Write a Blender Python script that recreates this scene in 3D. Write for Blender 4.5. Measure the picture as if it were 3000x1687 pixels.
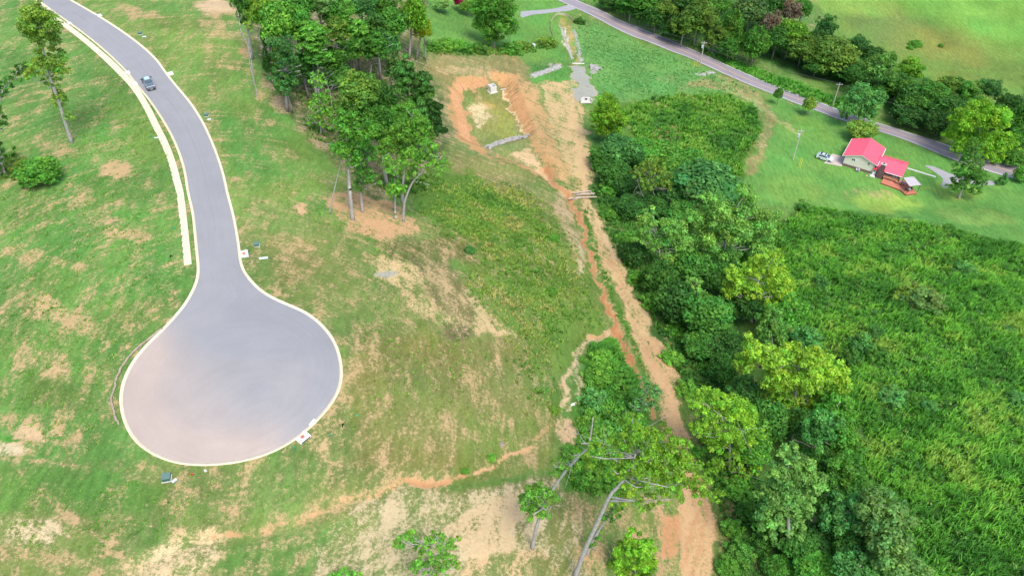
import bpy, math, random
import numpy as np
rng = np.random.default_rng(7)
random.seed(7)
scene = bpy.context.scene
for o in list(bpy.data.objects): bpy.data.objects.remove(o)
COL = scene.collection
# ------------------------------------------------------------------ camera
H0 = 86.0; F = 2400.0; TH = math.radians(43); RO = math.radians(1)
cam = bpy.data.objects.new('camera', bpy.data.cameras.new('camera')); COL.objects.link(cam); scene.camera = cam
cam.data.lens = 36 * F / 3000; cam.data.sensor_width = 36; cam.data.sensor_fit = 'HORIZONTAL'
cam.data.clip_start = 0.5; cam.data.clip_end = 6000
from mathutils import Matrix, Vector
_X = np.array([1., 0, 0]); _U = np.array([0, math.sin(TH), math.cos(TH)]); _FW = np.array([0, math.cos(TH), -math.sin(TH)])
_R = math.cos(RO) * _X + math.sin(RO) * _U; _UP = -math.sin(RO) * _X + math.cos(RO) * _U
M = Matrix.Identity(4)
for i in range(3):
    M[i][0] = _R[i]; M[i][1] = _UP[i]; M[i][2] = -_FW[i]
M[2][3] = H0
cam.matrix_world = M
# ------------------------------------------------------------------ world, sun, exposure
SUN_EL = math.radians(60); SUN_AZ = math.radians(158)      # azimuth clockwise from +Y
world = bpy.data.worlds.new('World'); scene.world = world; world.use_nodes = True
wn = world.node_tree; wn.nodes.clear()
sky = wn.nodes.new('ShaderNodeTexSky'); sky.sky_type = 'NISHITA'; sky.sun_disc = False
sky.sun_elevation = SUN_EL; sky.sun_rotation = SUN_AZ; sky.air_density = 1.0; sky.dust_density = 3.0; sky.ozone_density = 1.0
bg = wn.nodes.new('ShaderNodeBackground'); bg.inputs['Strength'].default_value = 0.15
wo = wn.nodes.new('ShaderNodeOutputWorld')
wn.links.new(sky.outputs[0], bg.inputs[0]); wn.links.new(bg.outputs[0], wo.inputs[0])
sl = bpy.data.lights.new('sun', 'SUN'); sl.energy = 1.75; sl.angle = math.radians(22); sl.color = (1.0, 0.95, 0.87)
so = bpy.data.objects.new('sun', sl); COL.objects.link(so)
sdir = Vector((math.sin(SUN_AZ) * math.cos(SUN_EL), math.cos(SUN_AZ) * math.cos(SUN_EL), math.sin(SUN_EL)))
so.rotation_euler = sdir.to_track_quat('Z', 'Y').to_euler()
scene.render.engine = 'CYCLES'
vs = scene.view_settings; vs.view_transform = 'Standard'; vs.look = 'None'; vs.gamma = 1; vs.use_curve_mapping = False
vs.exposure = 1.02
scene.cycles.transparent_max_bounces = 8
# ------------------------------------------------------------------ projection helpers (pixels of the photo -> points of the place)
def V(x, y): return (x * 1.164596, y * 1.164596)
def ray(p):
    x = (p[0] - 1500) / F; y = -(p[1] - 843.5) / F
    return _FW + _R * x + _UP * y
def project(P):
    P = np.atleast_2d(P).astype(float); d = P - np.array([0, 0, H0])
    w = d @ _FW; w = np.where(w < 1, 1, w)
    return 1500 + F * (d @ _R) / w, 843.5 - F * (d @ _UP) / w, d @ _FW
def atz(p, z):
    r = ray(p); return np.array([0, 0, H0]) + r * (z - H0) / r[2]
# base heights: plateau on the left, falling to the creek on the right, valley road beyond
ctrl = [((600,1360),0),((350,1130),0),((1000,1050),0),((620,850),0),((560,560),0),((430,250),0),((200,60),0),((640,560),0),((300,250),.5),((0,800),1.5),((0,1687),0),
 ((600,1687),-1),((1000,1687),-4),((1200,1300),-4.5),((1150,900),-5),((900,600),-4),((800,250),-3),((650,60),-1),((1010,620),-6),((1150,640),-8),((1450,1000),-11),
 ((1340,1600),-8),((1690,1650),-13),((2050,1687),-19),((1990,1300),-20),((1850,1000),-22),((1760,800),-24),((1680,600),-27),((1640,480),-29),((1450,330),-30),((1250,400),-22),
 ((1400,700),-14),((1300,300),-27),((1150,150),-22),((1000,120),-12),((1450,150),-33),((1350,40),-33),((1690,220),-35),((1640,60),-39),((1700,10),-41),((2050,150),-42),((2450,320),-41),
 ((2900,470),-39),((2550,500),-38),((2400,450),-38),((2300,700),-33),((2000,500),-33),((1900,330),-37),((2600,950),-26),((2900,1100),-24),((2900,1600),-16),((2500,1600),-18),((2200,1300),-22),
 ((2100,1000),-26),((2200,100),-44),((2700,250),-43),((2600,50),-46),((3000,20),-46),((2950,700),-34),((1050,30),-16)]
CP = []
for p, z in ctrl: CP.append([*atz(p, z)[:2], z])
CP = np.array(CP); cc = 14.0
def _phi(a, b): return np.sqrt(((a[:, None, :] - b[None]) ** 2).sum(-1) + cc * cc)
A_ = _phi(CP[:, :2], CP[:, :2]) + np.eye(len(CP)) * -1.5
wts = np.linalg.solve(np.block([[A_, np.ones((len(CP), 1))], [np.ones((1, len(CP))), np.zeros((1, 1))]]), np.r_[CP[:, 2], 0])
GX0, GX1, GY0, GY1 = -300, 460, -40, 620
gx = np.arange(GX0, GX1 + .5, 1.0); gy = np.arange(GY0, GY1 + .5, 1.0)
GXX, GYY = np.meshgrid(gx, gy, indexing='ij')
_q = np.c_[GXX.ravel(), GYY.ravel()]
base = np.concatenate([_phi(_q[i:i + 60000], CP[:, :2]) @ wts[:-1] + wts[-1] for i in range(0, len(_q), 60000)])
base = np.clip(base, -52, 4).reshape(GXX.shape)
def vnoise(x, y, s, seed):
    r = np.random.default_rng(seed); T = r.random((64, 64)); x = np.asarray(x) / s; y = np.asarray(y) / s
    xi = np.floor(x).astype(int); yi = np.floor(y).astype(int); fx = x - xi; fy = y - yi
    fx = fx * fx * (3 - 2 * fx); fy = fy * fy * (3 - 2 * fy)
    a = T[xi % 64, yi % 64]; b = T[(xi + 1) % 64, yi % 64]; c = T[xi % 64, (yi + 1) % 64]; d = T[(xi + 1) % 64, (yi + 1) % 64]
    return (a * (1 - fx) + b * fx) * (1 - fy) + (c * (1 - fx) + d * fx) * fy - .5
def sample(G, x, y):
    x = np.clip((np.asarray(x, float) - GX0), 0, len(gx) - 1.001); y = np.clip((np.asarray(y, float) - GY0), 0, len(gy) - 1.001)
    xi = x.astype(int); yi = y.astype(int); fx = x - xi; fy = y - yi
    return (G[xi, yi] * (1 - fx) + G[xi + 1, yi] * fx) * (1 - fy) + (G[xi, yi + 1] * (1 - fx) + G[xi + 1, yi + 1] * fx) * fy
G = base.copy()
def W(p, h=0.0):
    """point of the place seen at pixel p, h metres above the ground"""
    r = ray(p); t = 60.0
    for _ in range(400):
        q = np.array([0, 0, H0]) + r * t; d = q[2] - float(sample(G, q[0], q[1])) - h
        if d < 0.01: break
        t += max(d * .6, .01)
    return np.array([0, 0, H0]) + r * t
def Wv(x, y, h=0.0): return W(V(x, y), h)
def segdist(P, poly, closed=False):
    P = np.asarray(P); poly = np.asarray(poly, float); best = np.full(len(P), 1e9)
    n = len(poly); rngs = range(n if closed else n - 1)
    for i in rngs:
        a = poly[i]; b = poly[(i + 1) % n]; ab = b - a
        t = np.clip(((P - a) @ ab) / max(ab @ ab, 1e-9), 0, 1)
        best = np.minimum(best, np.hypot(P[:, 0] - a[0] - t * ab[0], P[:, 1] - a[1] - t * ab[1]))
    return best
def inside(P, poly):
    P = np.asarray(P); poly = np.asarray(poly, float); r = np.zeros(len(P), bool); n = len(poly)
    for i in range(n):
        a = poly[i]; b = poly[(i + 1) % n]
        if a[1] == b[1]: continue
        c = ((a[1] > P[:, 1]) != (b[1] > P[:, 1])) & (P[:, 0] < (b[0] - a[0]) * (P[:, 1] - a[1]) / (b[1] - a[1]) + a[0]); r ^= c
    return r
def smooth(x): x = np.clip(x, 0, 1); return x * x * (3 - 2 * x)
def catmull(pts, n=8):
    P = np.array(pts, float); P = np.vstack([2 * P[0] - P[1], P, 2 * P[-1] - P[-2]]); out = []
    for i in range(1, len(P) - 2):
        for t in np.linspace(0, 1, n, endpoint=False):
            a, b, c, d = P[i - 1:i + 3]
            out.append(.5 * ((2 * b) + (-a + c) * t + (2 * a - 5 * b + 4 * c - d) * t * t + (-a + 3 * b - 3 * c + d) * t ** 3))
    out.append(P[-2]); return np.array(out)
def resample(P, step=None, n=None):
    P = np.asarray(P, float); L = np.r_[0, np.cumsum(np.linalg.norm(np.diff(P, axis=0), axis=1))]
    n = n or max(2, int(round(L[-1] / step)) + 1); s = np.linspace(0, L[-1], n)
    return np.c_[tuple(np.interp(s, L, P[:, k]) for k in range(P.shape[1]))]
s_ = 2.574
def TL(ox, oy, pts): return [(ox + x / s_, oy + y / s_) for x, y in pts]
roadL = TL(0,0,[(110,-110),(290,0),(400,80),(540,180),(700,300),(850,430),(960,540),(1040,640),(1130,750),(1220,880),(1290,1000),(1350,1130),(1400,1290),(1425,1449)]) + \
  TL(0,562,[(1460,150),(1480,330),(1495,480),(1505,580),(1498,650),(1480,710),(1440,790),(1390,870),(1320,950),(1240,1040),(1140,1130),(1060,1220),(990,1320),(935,1449)]) + \
  TL(0,1124,[(920,120),(930,200),(950,280),(1000,380),(1090,475),(1230,550),(1380,592),(1560,600)])
roadR = TL(0,0,[(330,-110),(520,0),(720,115),(900,230),(1050,340),(1170,450),(1250,560),(1330,660),(1430,780),(1520,920),(1590,1070),(1640,1200),(1680,1330),(1705,1449)]) + \
  TL(0,562,[(1745,150),(1775,300),(1795,430),(1805,530),(1830,600),(1880,670),(1960,750),(2080,820),(2200,870),(2300,915),(2400,990),(2480,1080),(2530,1170),(2560,1280),(2567,1400)]) + \
  TL(0,1124,[(2548,40),(2500,130),(2410,240),(2290,355),(2130,465),(1950,540),(1750,585),(1560,600)])
def toW(pts, h=0): return np.array([W(p, h) for p in pts])
def smooth_edge(pts, n):
    P = toW(pts)[:, :2]; P = catmull(P, 6); P = resample(P, n=n)
    for _ in range(3): P[1:-1] = P[:-2] * .25 + P[1:-1] * .5 + P[2:] * .25
    return P
NR = 220
eL = smooth_edge(roadL, NR); eR = smooth_edge(roadR, NR)
road_poly = np.vstack([eL, eR[::-1]])
hwyL = np.array([(1560,-40),(1640,3),(1700,31),(1760,62),(1820,92),(1900,124),(2000,162),(2060,187),(2180,240),(2300,289),(2420,336),(2560,388),(2700,437),(2850,486),(3000,530),(3120,566),(3300,620),(3480,674)], float)
hwyR = np.array([(1600,-60),(1688,0),(1750,28),(1810,56),(1870,82),(1950,112),(2010,137),(2100,176),(2200,220),(2290,257),(2420,306),(2560,357),(2700,402),(2850,448),(3000,494),(3120,530),(3300,584),(3480,638)], float)
hL = smooth_edge(hwyL, 140); hR = smooth_edge(hwyR, 140); hwy_poly = np.vstack([hL, hR[::-1]])
gp = np.c_[GXX.ravel(), GYY.ravel()]
def local(idx_poly, m): # bbox mask
    a = np.asarray(idx_poly); return (gp[:, 0] > a[:, 0].min() - m) & (gp[:, 0] < a[:, 0].max() + m) & (gp[:, 1] > a[:, 1].min() - m) & (gp[:, 1] < a[:, 1].max() + m)
Gf = G.ravel()
# gentle unevenness of the land
far = smooth((segdist(gp, road_poly[::6], True) - 4) / 10) * (~inside(gp, road_poly[::2]))
Gf += far * (vnoise(gp[:, 0], gp[:, 1], 17, 1) * .9 + vnoise(gp[:, 0], gp[:, 1], 6, 2) * .35)
# dry basin with steep orange banks
fl = np.array([W(V(x, y), -2.4)[:2] for x, y in [(1160,238),(1190,228),(1235,222),(1262,222),(1312,345),(1262,360),(1215,372),(1192,362),(1178,310),(1166,260)]])
m = local(fl, 12); d = segdist(gp[m], fl, True); ins = inside(gp[m], fl)
Gf[m] += -2.4 * np.where(ins, 1, 1 - smooth(d / 4.8))
berm = np.array([W(V(x, y))[:2] for x, y in [(1265,190),(1300,215),(1335,290),(1375,380),(1400,430)]])
m = local(berm, 12); Gf[m] += 1.1 * np.exp(-(segdist(gp[m], berm) / 2.6) ** 2)
fan = np.array([W(V(x, y))[:2] for x, y in [(1260,385),(1320,400),(1370,430)]])
m = local(fan, 10); Gf[m] -= 1.2 * np.exp(-(segdist(gp[m], fan) / 3.2) ** 2)
ditch_v = [(1365,425),(1395,465),(1432,498),(1462,570),(1482,640),(1500,690),(1528,770),(1545,810),(1570,880),(1600,950),(1640,1040)]
ditch = np.array([Wv(x, y)[:2] for x, y in ditch_v])
m = local(ditch, 8); Gf[m] -= 1.1 * np.exp(-(segdist(gp[m], ditch) / 1.3) ** 2)
gully = np.array([Wv(x, y)[:2] for x, y in [(1540,842),(1480,855),(1445,890),(1425,960),(1415,1040),(1400,1090)]])
m = local(gully, 6); Gf[m] -= .7 * np.exp(-(segdist(gp[m], gully) / 1.2) ** 2)
gully2_v = [(1325,1130),(1270,1150),(1200,1190),(1130,1212),(1010,1205),(960,1240),(850,1268),(760,1310),(640,1345),(540,1355),(470,1370),(400,1400),(330,1440)]
gully2 = np.array([Wv(x, y)[:2] for x, y in gully2_v])
m = local(gully2, 6); Gf[m] -= .5 * np.exp(-(segdist(gp[m], gully2) / .9) ** 2)
swale = np.array([Wv(x, y)[:2] for x, y in [(1412,45),(1425,75),(1440,120),(1448,155)]])
m = local(swale, 8); Gf[m] -= .8 * np.exp(-(segdist(gp[m], swale) / 2.0) ** 2)
hc_ = np.array([97.5, 181.0]); dd = np.hypot(gp[:, 0] - hc_[0], gp[:, 1] - hc_[1]); wf = smooth((26 - dd) / 12); Gf[:] = Gf * (1 - wf) + (-38.0) * wf
G = Gf.reshape(GXX.shape); road_base = G.copy()
for poly in (road_poly[::2], hwy_poly[::2]):
    m = local(poly, 2); ins = inside(gp[m], poly); d = segdist(gp[m], poly, True)
    Gf[m] -= np.where(ins, .16 * smooth(d / 1.2), 0)
G = Gf.reshape(GXX.shape)
def gz(x, y): return sample(G, x, y)
def gzr(x, y): return sample(road_base, x, y)
# ------------------------------------------------------------------ materials
MATS = {}
def mat(name, col, rough=.8, var=.12, scale=3.0, metal=0.0, bump=0.0, var2=0.0, spec=.3, coord='obj'):
    if name in MATS: return MATS[name]
    m = bpy.data.materials.new(name); m.use_nodes = True; nt = m.node_tree; b = nt.nodes['Principled BSDF']
    b.inputs['Roughness'].default_value = rough; b.inputs['Metallic'].default_value = metal
    b.inputs['Specular IOR Level'].default_value = spec
    tc = nt.nodes.new('ShaderNodeTexCoord'); n = nt.nodes.new('ShaderNodeTexNoise'); n.inputs['Scale'].default_value = scale; n.inputs['Detail'].default_value = 6
    nt.links.new(tc.outputs['Object'], n.inputs['Vector'])
    r = nt.nodes.new('ShaderNodeMapRange'); r.inputs[1].default_value = .3; r.inputs[2].default_value = .7; r.inputs[3].default_value = 1 - var; r.inputs[4].default_value = 1 + var
    nt.links.new(n.outputs[0], r.inputs[0])
    mx = nt.nodes.new('ShaderNodeVectorMath'); mx.operation = 'SCALE'; mx.inputs[0].default_value = col
    nt.links.new(r.outputs[0], mx.inputs['Scale']); nt.links.new(mx.outputs[0], b.inputs['Base Color'])
    if bump:
        bp = nt.nodes.new('ShaderNodeBump'); bp.inputs['Distance'].default_value = bump; bp.inputs['Strength'].default_value = .6
        nt.links.new(n.outputs[0], bp.inputs['Height']); nt.links.new(bp.outputs[0], b.inputs['Normal'])
    MATS[name] = m; return m
def leafmat(name, use_obj=True, transl=.3, rough=.6, spec=.18):
    m = bpy.data.materials.new(name); m.use_nodes = True; nt = m.node_tree; L = nt.links; b = nt.nodes['Principled BSDF']; out = nt.nodes['Material Output']
    at = nt.nodes.new('ShaderNodeAttribute'); at.attribute_name = 'tint'
    mul = nt.nodes.new('ShaderNodeMix'); mul.data_type = 'RGBA'; mul.blend_type = 'MULTIPLY'; mul.inputs[0].default_value = 1
    L.new(at.outputs['Color'], mul.inputs[6])
    if use_obj:
        oi = nt.nodes.new('ShaderNodeObjectInfo'); L.new(oi.outputs['Color'], mul.inputs[7])
        hs = nt.nodes.new('ShaderNodeHueSaturation'); L.new(mul.outputs[2], hs.inputs['Color'])
        mr = nt.nodes.new('ShaderNodeMapRange'); mr.inputs[3].default_value = .80; mr.inputs[4].default_value = 1.22; L.new(oi.outputs['Random'], mr.inputs[0]); L.new(mr.outputs[0], hs.inputs['Value'])
        src = hs.outputs[0]
    else:
        mul.inputs[7].default_value = (1, 1, 1, 1); src = mul.outputs[2]
    L.new(src, b.inputs['Base Color']); b.inputs['Roughness'].default_value = rough; b.inputs['Specular IOR Level'].default_value = spec
    tr = nt.nodes.new('ShaderNodeBsdfTranslucent')
    ad = nt.nodes.new('ShaderNodeMix'); ad.data_type = 'RGBA'; ad.blend_type = 'MULTIPLY'; ad.inputs[0].default_value = 1; ad.inputs[7].default_value = (1.5, 1.25, .5, 1)
    L.new(src, ad.inputs[6]); L.new(ad.outputs[2], tr.inputs[0])
    ms = nt.nodes.new('ShaderNodeMixShader'); ms.inputs[0].default_value = transl
    L.new(b.outputs[0], ms.inputs[1]); L.new(tr.outputs[0], ms.inputs[2]); L.new(ms.outputs[0], out.inputs[0])
    return m
LEAF = leafmat('leaf', transl=.38); WEED = leafmat('weed_blade', use_obj=False, transl=.3)
BARK = mat('bark', (.24, .21, .19), .9, .3, 4, bump=.02)
BARKP = mat('bark_pale', (.31, .295, .28), .85, .25, 3, bump=.02)
CONC = mat('concrete', (.47, .45, .41), .85, .08, 2)
CONCW = mat('concrete_white', (.55, .55, .53), .8, .08, 2)
# ------------------------------------------------------------------ object helpers
def tag(o, label=None, cat=None, group=None, kind=None):
    if label: o['label'] = label
    if cat: o['category'] = cat
    if group: o['group'] = group
    if kind: o['kind'] = kind
    return o
def empty(name, loc, rz=0.0):
    o = bpy.data.objects.new(name, None); COL.objects.link(o); o.location = loc; o.rotation_euler = (0, 0, rz); o.empty_display_size = .3; return o
def npmesh(name, v, f, mats=(), attrs=None, smooth_=False):
    """v Nx3, f MxK (K constant)"""
    me = bpy.data.meshes.new(name); v = np.ascontiguousarray(v, np.float32); f = np.ascontiguousarray(f, np.int32); K = f.shape[1]
    me.vertices.add(len(v)); me.vertices.foreach_set('co', v.ravel()); me.loops.add(f.size); me.loops.foreach_set('vertex_index', f.ravel())
    me.polygons.add(len(f)); me.polygons.foreach_set('loop_start', np.arange(0, f.size, K, dtype=np.int32))
    if smooth_: me.polygons.foreach_set('use_smooth', np.ones(len(f), bool))
    for nme, arr in (attrs or {}).items():
        a = me.attributes.new(nme, 'FLOAT_COLOR', 'POINT'); a.data.foreach_set('color', np.ascontiguousarray(arr, np.float32).ravel())
    for m in mats: me.materials.append(m)
    me.update(calc_edges=True); return me
def link(name, me, parent=None, loc=None):
    o = bpy.data.objects.new(name, me); COL.objects.link(o)
    if parent: o.parent = parent
    if loc is not None: o.location = loc
    return o
class MB:
    def __init__(s): s.v = []; s.f = []
    def add(s, vs, fs):
        b = len(s.v); s.v += [tuple(map(float, v)) for v in vs]; s.f += [tuple(b + i for i in f) for f in fs]; return s
    def box(s, x0, x1, y0, y1, z0, z1):
        return s.add([(x0,y0,z0),(x1,y0,z0),(x1,y1,z0),(x0,y1,z0),(x0,y0,z1),(x1,y0,z1),(x1,y1,z1),(x0,y1,z1)], [(3,2,1,0),(4,5,6,7),(0,1,5,4),(1,2,6,5),(2,3,7,6),(3,0,4,7)])
    def cbox(s, c, sx, sy, sz, rz=0, tilt=0):
        vs = []
        for dz in (-.5, .5):
            for dx, dy in ((-.5,-.5),(.5,-.5),(.5,.5),(-.5,.5)):
                x, y, z = dx * sx, dy * sy, dz * sz; y, z = y * math.cos(tilt) - z * math.sin(tilt), y * math.sin(tilt) + z * math.cos(tilt)
                vs.append((c[0] + x * math.cos(rz) - y * math.sin(rz), c[1] + x * math.sin(rz) + y * math.cos(rz), c[2] + z))
        return s.add(vs, [(3,2,1,0),(4,5,6,7),(0,1,5,4),(1,2,6,5),(2,3,7,6),(3,0,4,7)])
    def prism(s, poly, lo, hi, axis='z'):
        n = len(poly)
        def P(p, h): return (p[0], p[1], h) if axis == 'z' else ((p[0], h, p[1]) if axis == 'y' else (h, p[0], p[1]))
        return s.add([P(p, lo) for p in poly] + [P(p, hi) for p in poly], [tuple(range(n))[::-1], tuple(range(n, 2 * n))] + [(i, (i + 1) % n, n + (i + 1) % n, n + i) for i in range(n)])
    def tube(s, pts, r, n=6, cap=True):
        pts = [Vector(p) for p in pts]; rr = r if hasattr(r, '__len__') else [r] * len(pts); b = []
        for i, p in enumerate(pts):
            t = (pts[min(i + 1, len(pts) - 1)] - pts[max(i - 1, 0)]).normalized(); a = t.cross(Vector((0, 0, 1)))
            if a.length < .05: a = t.cross(Vector((1, 0, 0)))
            a.normalize(); c = t.cross(a)
            b += [tuple(p + (a * math.cos(2 * math.pi * k / n) + c * math.sin(2 * math.pi * k / n)) * rr[i]) for k in range(n)]
        fs = [(i * n + k, i * n + (k + 1) % n, (i + 1) * n + (k + 1) % n, (i + 1) * n + k) for i in range(len(pts) - 1) for k in range(n)]
        if cap: fs += [tuple(range(n))[::-1], tuple((len(pts) - 1) * n + k for k in range(n))]
        return s.add(b, fs)
    def cyl(s, c, r, h, n=14, axis='z', r2=None):
        d = {'z': (0,0,1), 'x': (1,0,0), 'y': (0,1,0)}[axis]; e = [c[i] + d[i] * h for i in range(3)]
        return s.tube([c, e], [r, r if r2 is None else r2], n)
    def mesh(s, name, m, smooth_=False):
        me = bpy.data.meshes.new(name); me.from_pydata(s.v, [], s.f); me.materials.append(m)
        if smooth_: me.polygons.foreach_set('use_smooth', [True] * len(me.polygons))
        me.update(); return me
    def build(s, name, m, parent=None, smooth_=False, bevel=0, loc=None):
        o = link(name, s.mesh(name, m, smooth_), parent, loc)
        if bevel:
            md = o.modifiers.new('bevel', 'BEVEL'); md.width = bevel; md.segments = 2; md.limit_method = 'ANGLE'; md.angle_limit = .6
        return o
# ------------------------------------------------------------------ ground sheet
def axis_pts(lo, a, b, hi, fine, coarse):
    c = list(np.arange(a, b + .01, fine)); x = a; st = fine; L = []
    while x > lo: st = min(st * 1.12, coarse if x > lo / 4 else 400); x -= st; L.append(x)
    x = b; st = fine; Rr = []
    while x < hi: st = min(st * 1.12, 400); x += st; Rr.append(x)
    return np.array(L[::-1] + c + Rr)
ax = axis_pts(-3000, -95, 150, 3000, .5, 400); ay = axis_pts(-3000, 38, 230, 3400, .5, 400)
AX, AY = np.meshgrid(ax, ay, indexing='ij'); gxv = AX.ravel(); gyv = AY.ravel(); gzv = gz(gxv, gyv)
P3 = np.c_[gxv, gyv, gzv]
px, py, dep = project(P3)
vis = (dep > 20) & (px > -500) & (px < 3500) & (py > -500) & (py < 2200)
idx = np.where(vis)[0]
wx, wy = gxv[idx], gyv[idx]
# outlines wander a little, as they do on real ground
QX = (px[idx] + 26 * vnoise(wx, wy, 3.1, 11) + 14 * vnoise(wx, wy, 1.2, 12)) / 1.164596
QY = (py[idx] + 18 * vnoise(wx, wy, 3.3, 13) + 10 * vnoise(wx, wy, 1.3, 14)) / 1.164596
Q = np.c_[QX, QY]
N = len(gxv)
S_ = np.full(N, .10); GC = np.tile(np.array([.085, .19, .045]), (N, 1)); SC = np.tile(np.array([.42, .29, .165]), (N, 1))
TAN = (.43, .31, .18); PALE = (.52, .43, .30); ORG = (.44, .25, .125); RED = (.38, .17, .08); YTAN = (.42, .31, .15); GREY = (.32, .31, .29); MUL = (.30, .22, .15)
LAWN = (.085, .22, .05); OLIVE = (.135, .165, .05); LUSH = (.06, .19, .028); DRYG = (.22, .21, .095); YEL = (.19, .23, .045); MINT = (.085, .23, .065); DKW = (.035, .10, .02); BGR = (.07, .19, .05); YG = (.15, .24, .045); LT = (.15, .27, .055)
def app(mask, s=None, soil=None, grass=None, mode='mix'):
    k = idx[mask[0]]; w = mask[1]
    if s is not None: S_[k] = S_[k] * (1 - w) + s * w if mode == 'mix' else np.maximum(S_[k], s * w)
    if soil is not None: SC[k] = SC[k] * (1 - w[:, None]) + np.array(soil) * w[:, None]
    if grass is not None: GC[k] = GC[k] * (1 - w[:, None]) + np.array(grass) * w[:, None]
def poly(pts, soft=12, **kw):
    a = np.array(pts, float); sel = np.where((QX > a[:, 0].min() - soft) & (QX < a[:, 0].max() + soft) & (QY > a[:, 1].min() - soft) & (QY < a[:, 1].max() + soft))[0]
    if not len(sel): return
    d = segdist(Q[sel], a, True); ins = inside(Q[sel], a); sd = np.where(ins, d, -d); w = smooth((sd + soft * .5) / soft)
    app((sel, w), **kw)
def line(pts, wd, soft=8, **kw):
    a = np.array(pts, float); mg = wd + soft
    sel = np.where((QX > a[:, 0].min() - mg) & (QX < a[:, 0].max() + mg) & (QY > a[:, 1].min() - mg) & (QY < a[:, 1].max() + mg))[0]
    if not len(sel): return
    d = segdist(Q[sel], a); app((sel, smooth((wd / 2 + soft * .5 - d) / soft)), **kw)
def blob(cx, cy, rx, ry, rot=0, **kw):
    c, s = math.cos(math.radians(rot)), math.sin(math.radians(rot)); x = QX - cx; y = QY - cy
    e = ((x * c + y * s) / rx) ** 2 + ((-x * s + y * c) / ry) ** 2; sel = np.where(e < 1.6)[0]
    app((sel, smooth((1.5 - e[sel]) / 1.1)), **kw)
# --- broad regions
poly([(-100,-50),(640,-50),(640,300),(820,480),(1020,560),(700,760),(480,420),(300,100)], 40, grass=(.10,.21,.05), s=.16)
poly([(-100,-50),(90,-50),(500,650),(480,760),(300,1000),(-100,1500)], 40, grass=(.075,.20,.045), s=.2)
poly([(560,560),(1060,560),(1320,1180),(1000,1230),(600,1500),(-100,1500),(-100,1180),(700,1160),(900,900),(620,690)], 60, grass=(.105,.18,.05), s=.26)
poly([(1000,520),(1320,420),(1400,480),(1540,830),(1440,880),(1400,1060),(1330,1130),(1270,900),(1150,640)], 40, grass=(.085,.17,.035), s=.1)
poly([(900,830),(1300,850),(1380,1060),(1180,1180),(900,1190),(880,1000)], 50, grass=OLIVE, s=.22)
poly([(1180,1050),(1400,1060),(1380,1180),(1150,1220)], 30, grass=(.11,.17,.04), s=.2)
poly([(1050,-60),(1420,-60),(1420,150),(1300,160),(1160,130),(1060,125)], 14, grass=LAWN, s=0)
poly([(1420,60),(1500,60),(1930,240),(1600,260),(1500,250),(1470,170)], 16, grass=MINT, s=.05)
poly([(1320,150),(1440,150),(1480,260),(1330,200)], 14, grass=BGR, s=.05)
poly([(1980,-60),(2700,-60),(2700,330),(2250,160)], 16, grass=(.10,.25,.045), s=0)
poly([(2080,20),(2330,40),(2700,180),(2700,330),(2350,230),(2130,130)], 60, grass=(.11,.20,.045), s=0)
blob(2250, 75, 130, 45, 15, grass=(.105,.17,.05)); blob(2380, 120, 120, 40, 18, grass=(.13,.18,.045)); blob(2500, 60, 200, 35, 15, grass=(.12,.29,.055)); blob(2150, 15, 120, 20, 5, grass=(.15,.28,.06))
poly([(1940,240),(2080,290),(2400,400),(2700,470),(2900,520),(2920,700),(2700,640),(2100,540),(1940,520),(1860,460),(1920,330)], 14, grass=(.085,.235,.055), s=0)
blob(2000, 480, 70, 40, 0, grass=(.11,.25,.055)); blob(2230, 510, 90, 25, 5, grass=(.16,.30,.06)); blob(2050, 330, 60, 25, 30, grass=(.10,.24,.05)); blob(2400, 480, 80, 20, 10, grass=(.15,.29,.06)); blob(2200, 490, 70, 14, 8, s=.3)
blob(2460, 545, 100, 18, 8, grass=(.14,.28,.07))
# weedy areas
poly([(1600,250),(1840,235),(1905,270),(1925,330),(1880,400),(1870,450),(1700,440),(1540,330),(1560,260)], 14, grass=(.06,.16,.025), s=.08)
poly([(1630,330),(1690,310),(1730,340),(1690,360)], 12, grass=(.17,.17,.06), s=.35, soil=MUL)
line([(1820,200),(1900,240),(1940,300),(1920,370),(1885,430)], 20, 14, grass=(.17,.19,.075), s=.18, soil=(.40,.33,.19))
line([(1740,210),(1830,215),(1880,240)], 20, 12, grass=DRYG, s=.2)
line([(1800,190),(1860,240),(1960,300),(2010,335)], 8, 6, grass=(.20,.26,.11), s=.1)
poly([(1940,560),(2040,515),(2300,555),(2700,640),(2920,700),(2920,1600),(1950,1500),(2150,1050),(1960,800)], 14, grass=DKW, s=.03, soil=MUL)
poly([(1440,480),(1520,300),(1600,420),(1900,640),(2200,1100),(2300,1500),(1800,1500),(1760,1150),(1600,760)], 14, grass=(.05,.13,.028), s=.06, soil=MUL)
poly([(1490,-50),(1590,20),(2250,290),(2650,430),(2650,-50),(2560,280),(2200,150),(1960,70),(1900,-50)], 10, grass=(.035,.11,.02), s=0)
line([(1800,150),(1900,190),(2050,235),(2130,275)], 22, 10, grass=(.05,.20,.03), s=0)
line([(1500,5),(1600,55),(1700,105),(1800,148),(1950,205),(2120,270)], 8, 5, grass=(.12,.26,.05), s=0)
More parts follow.
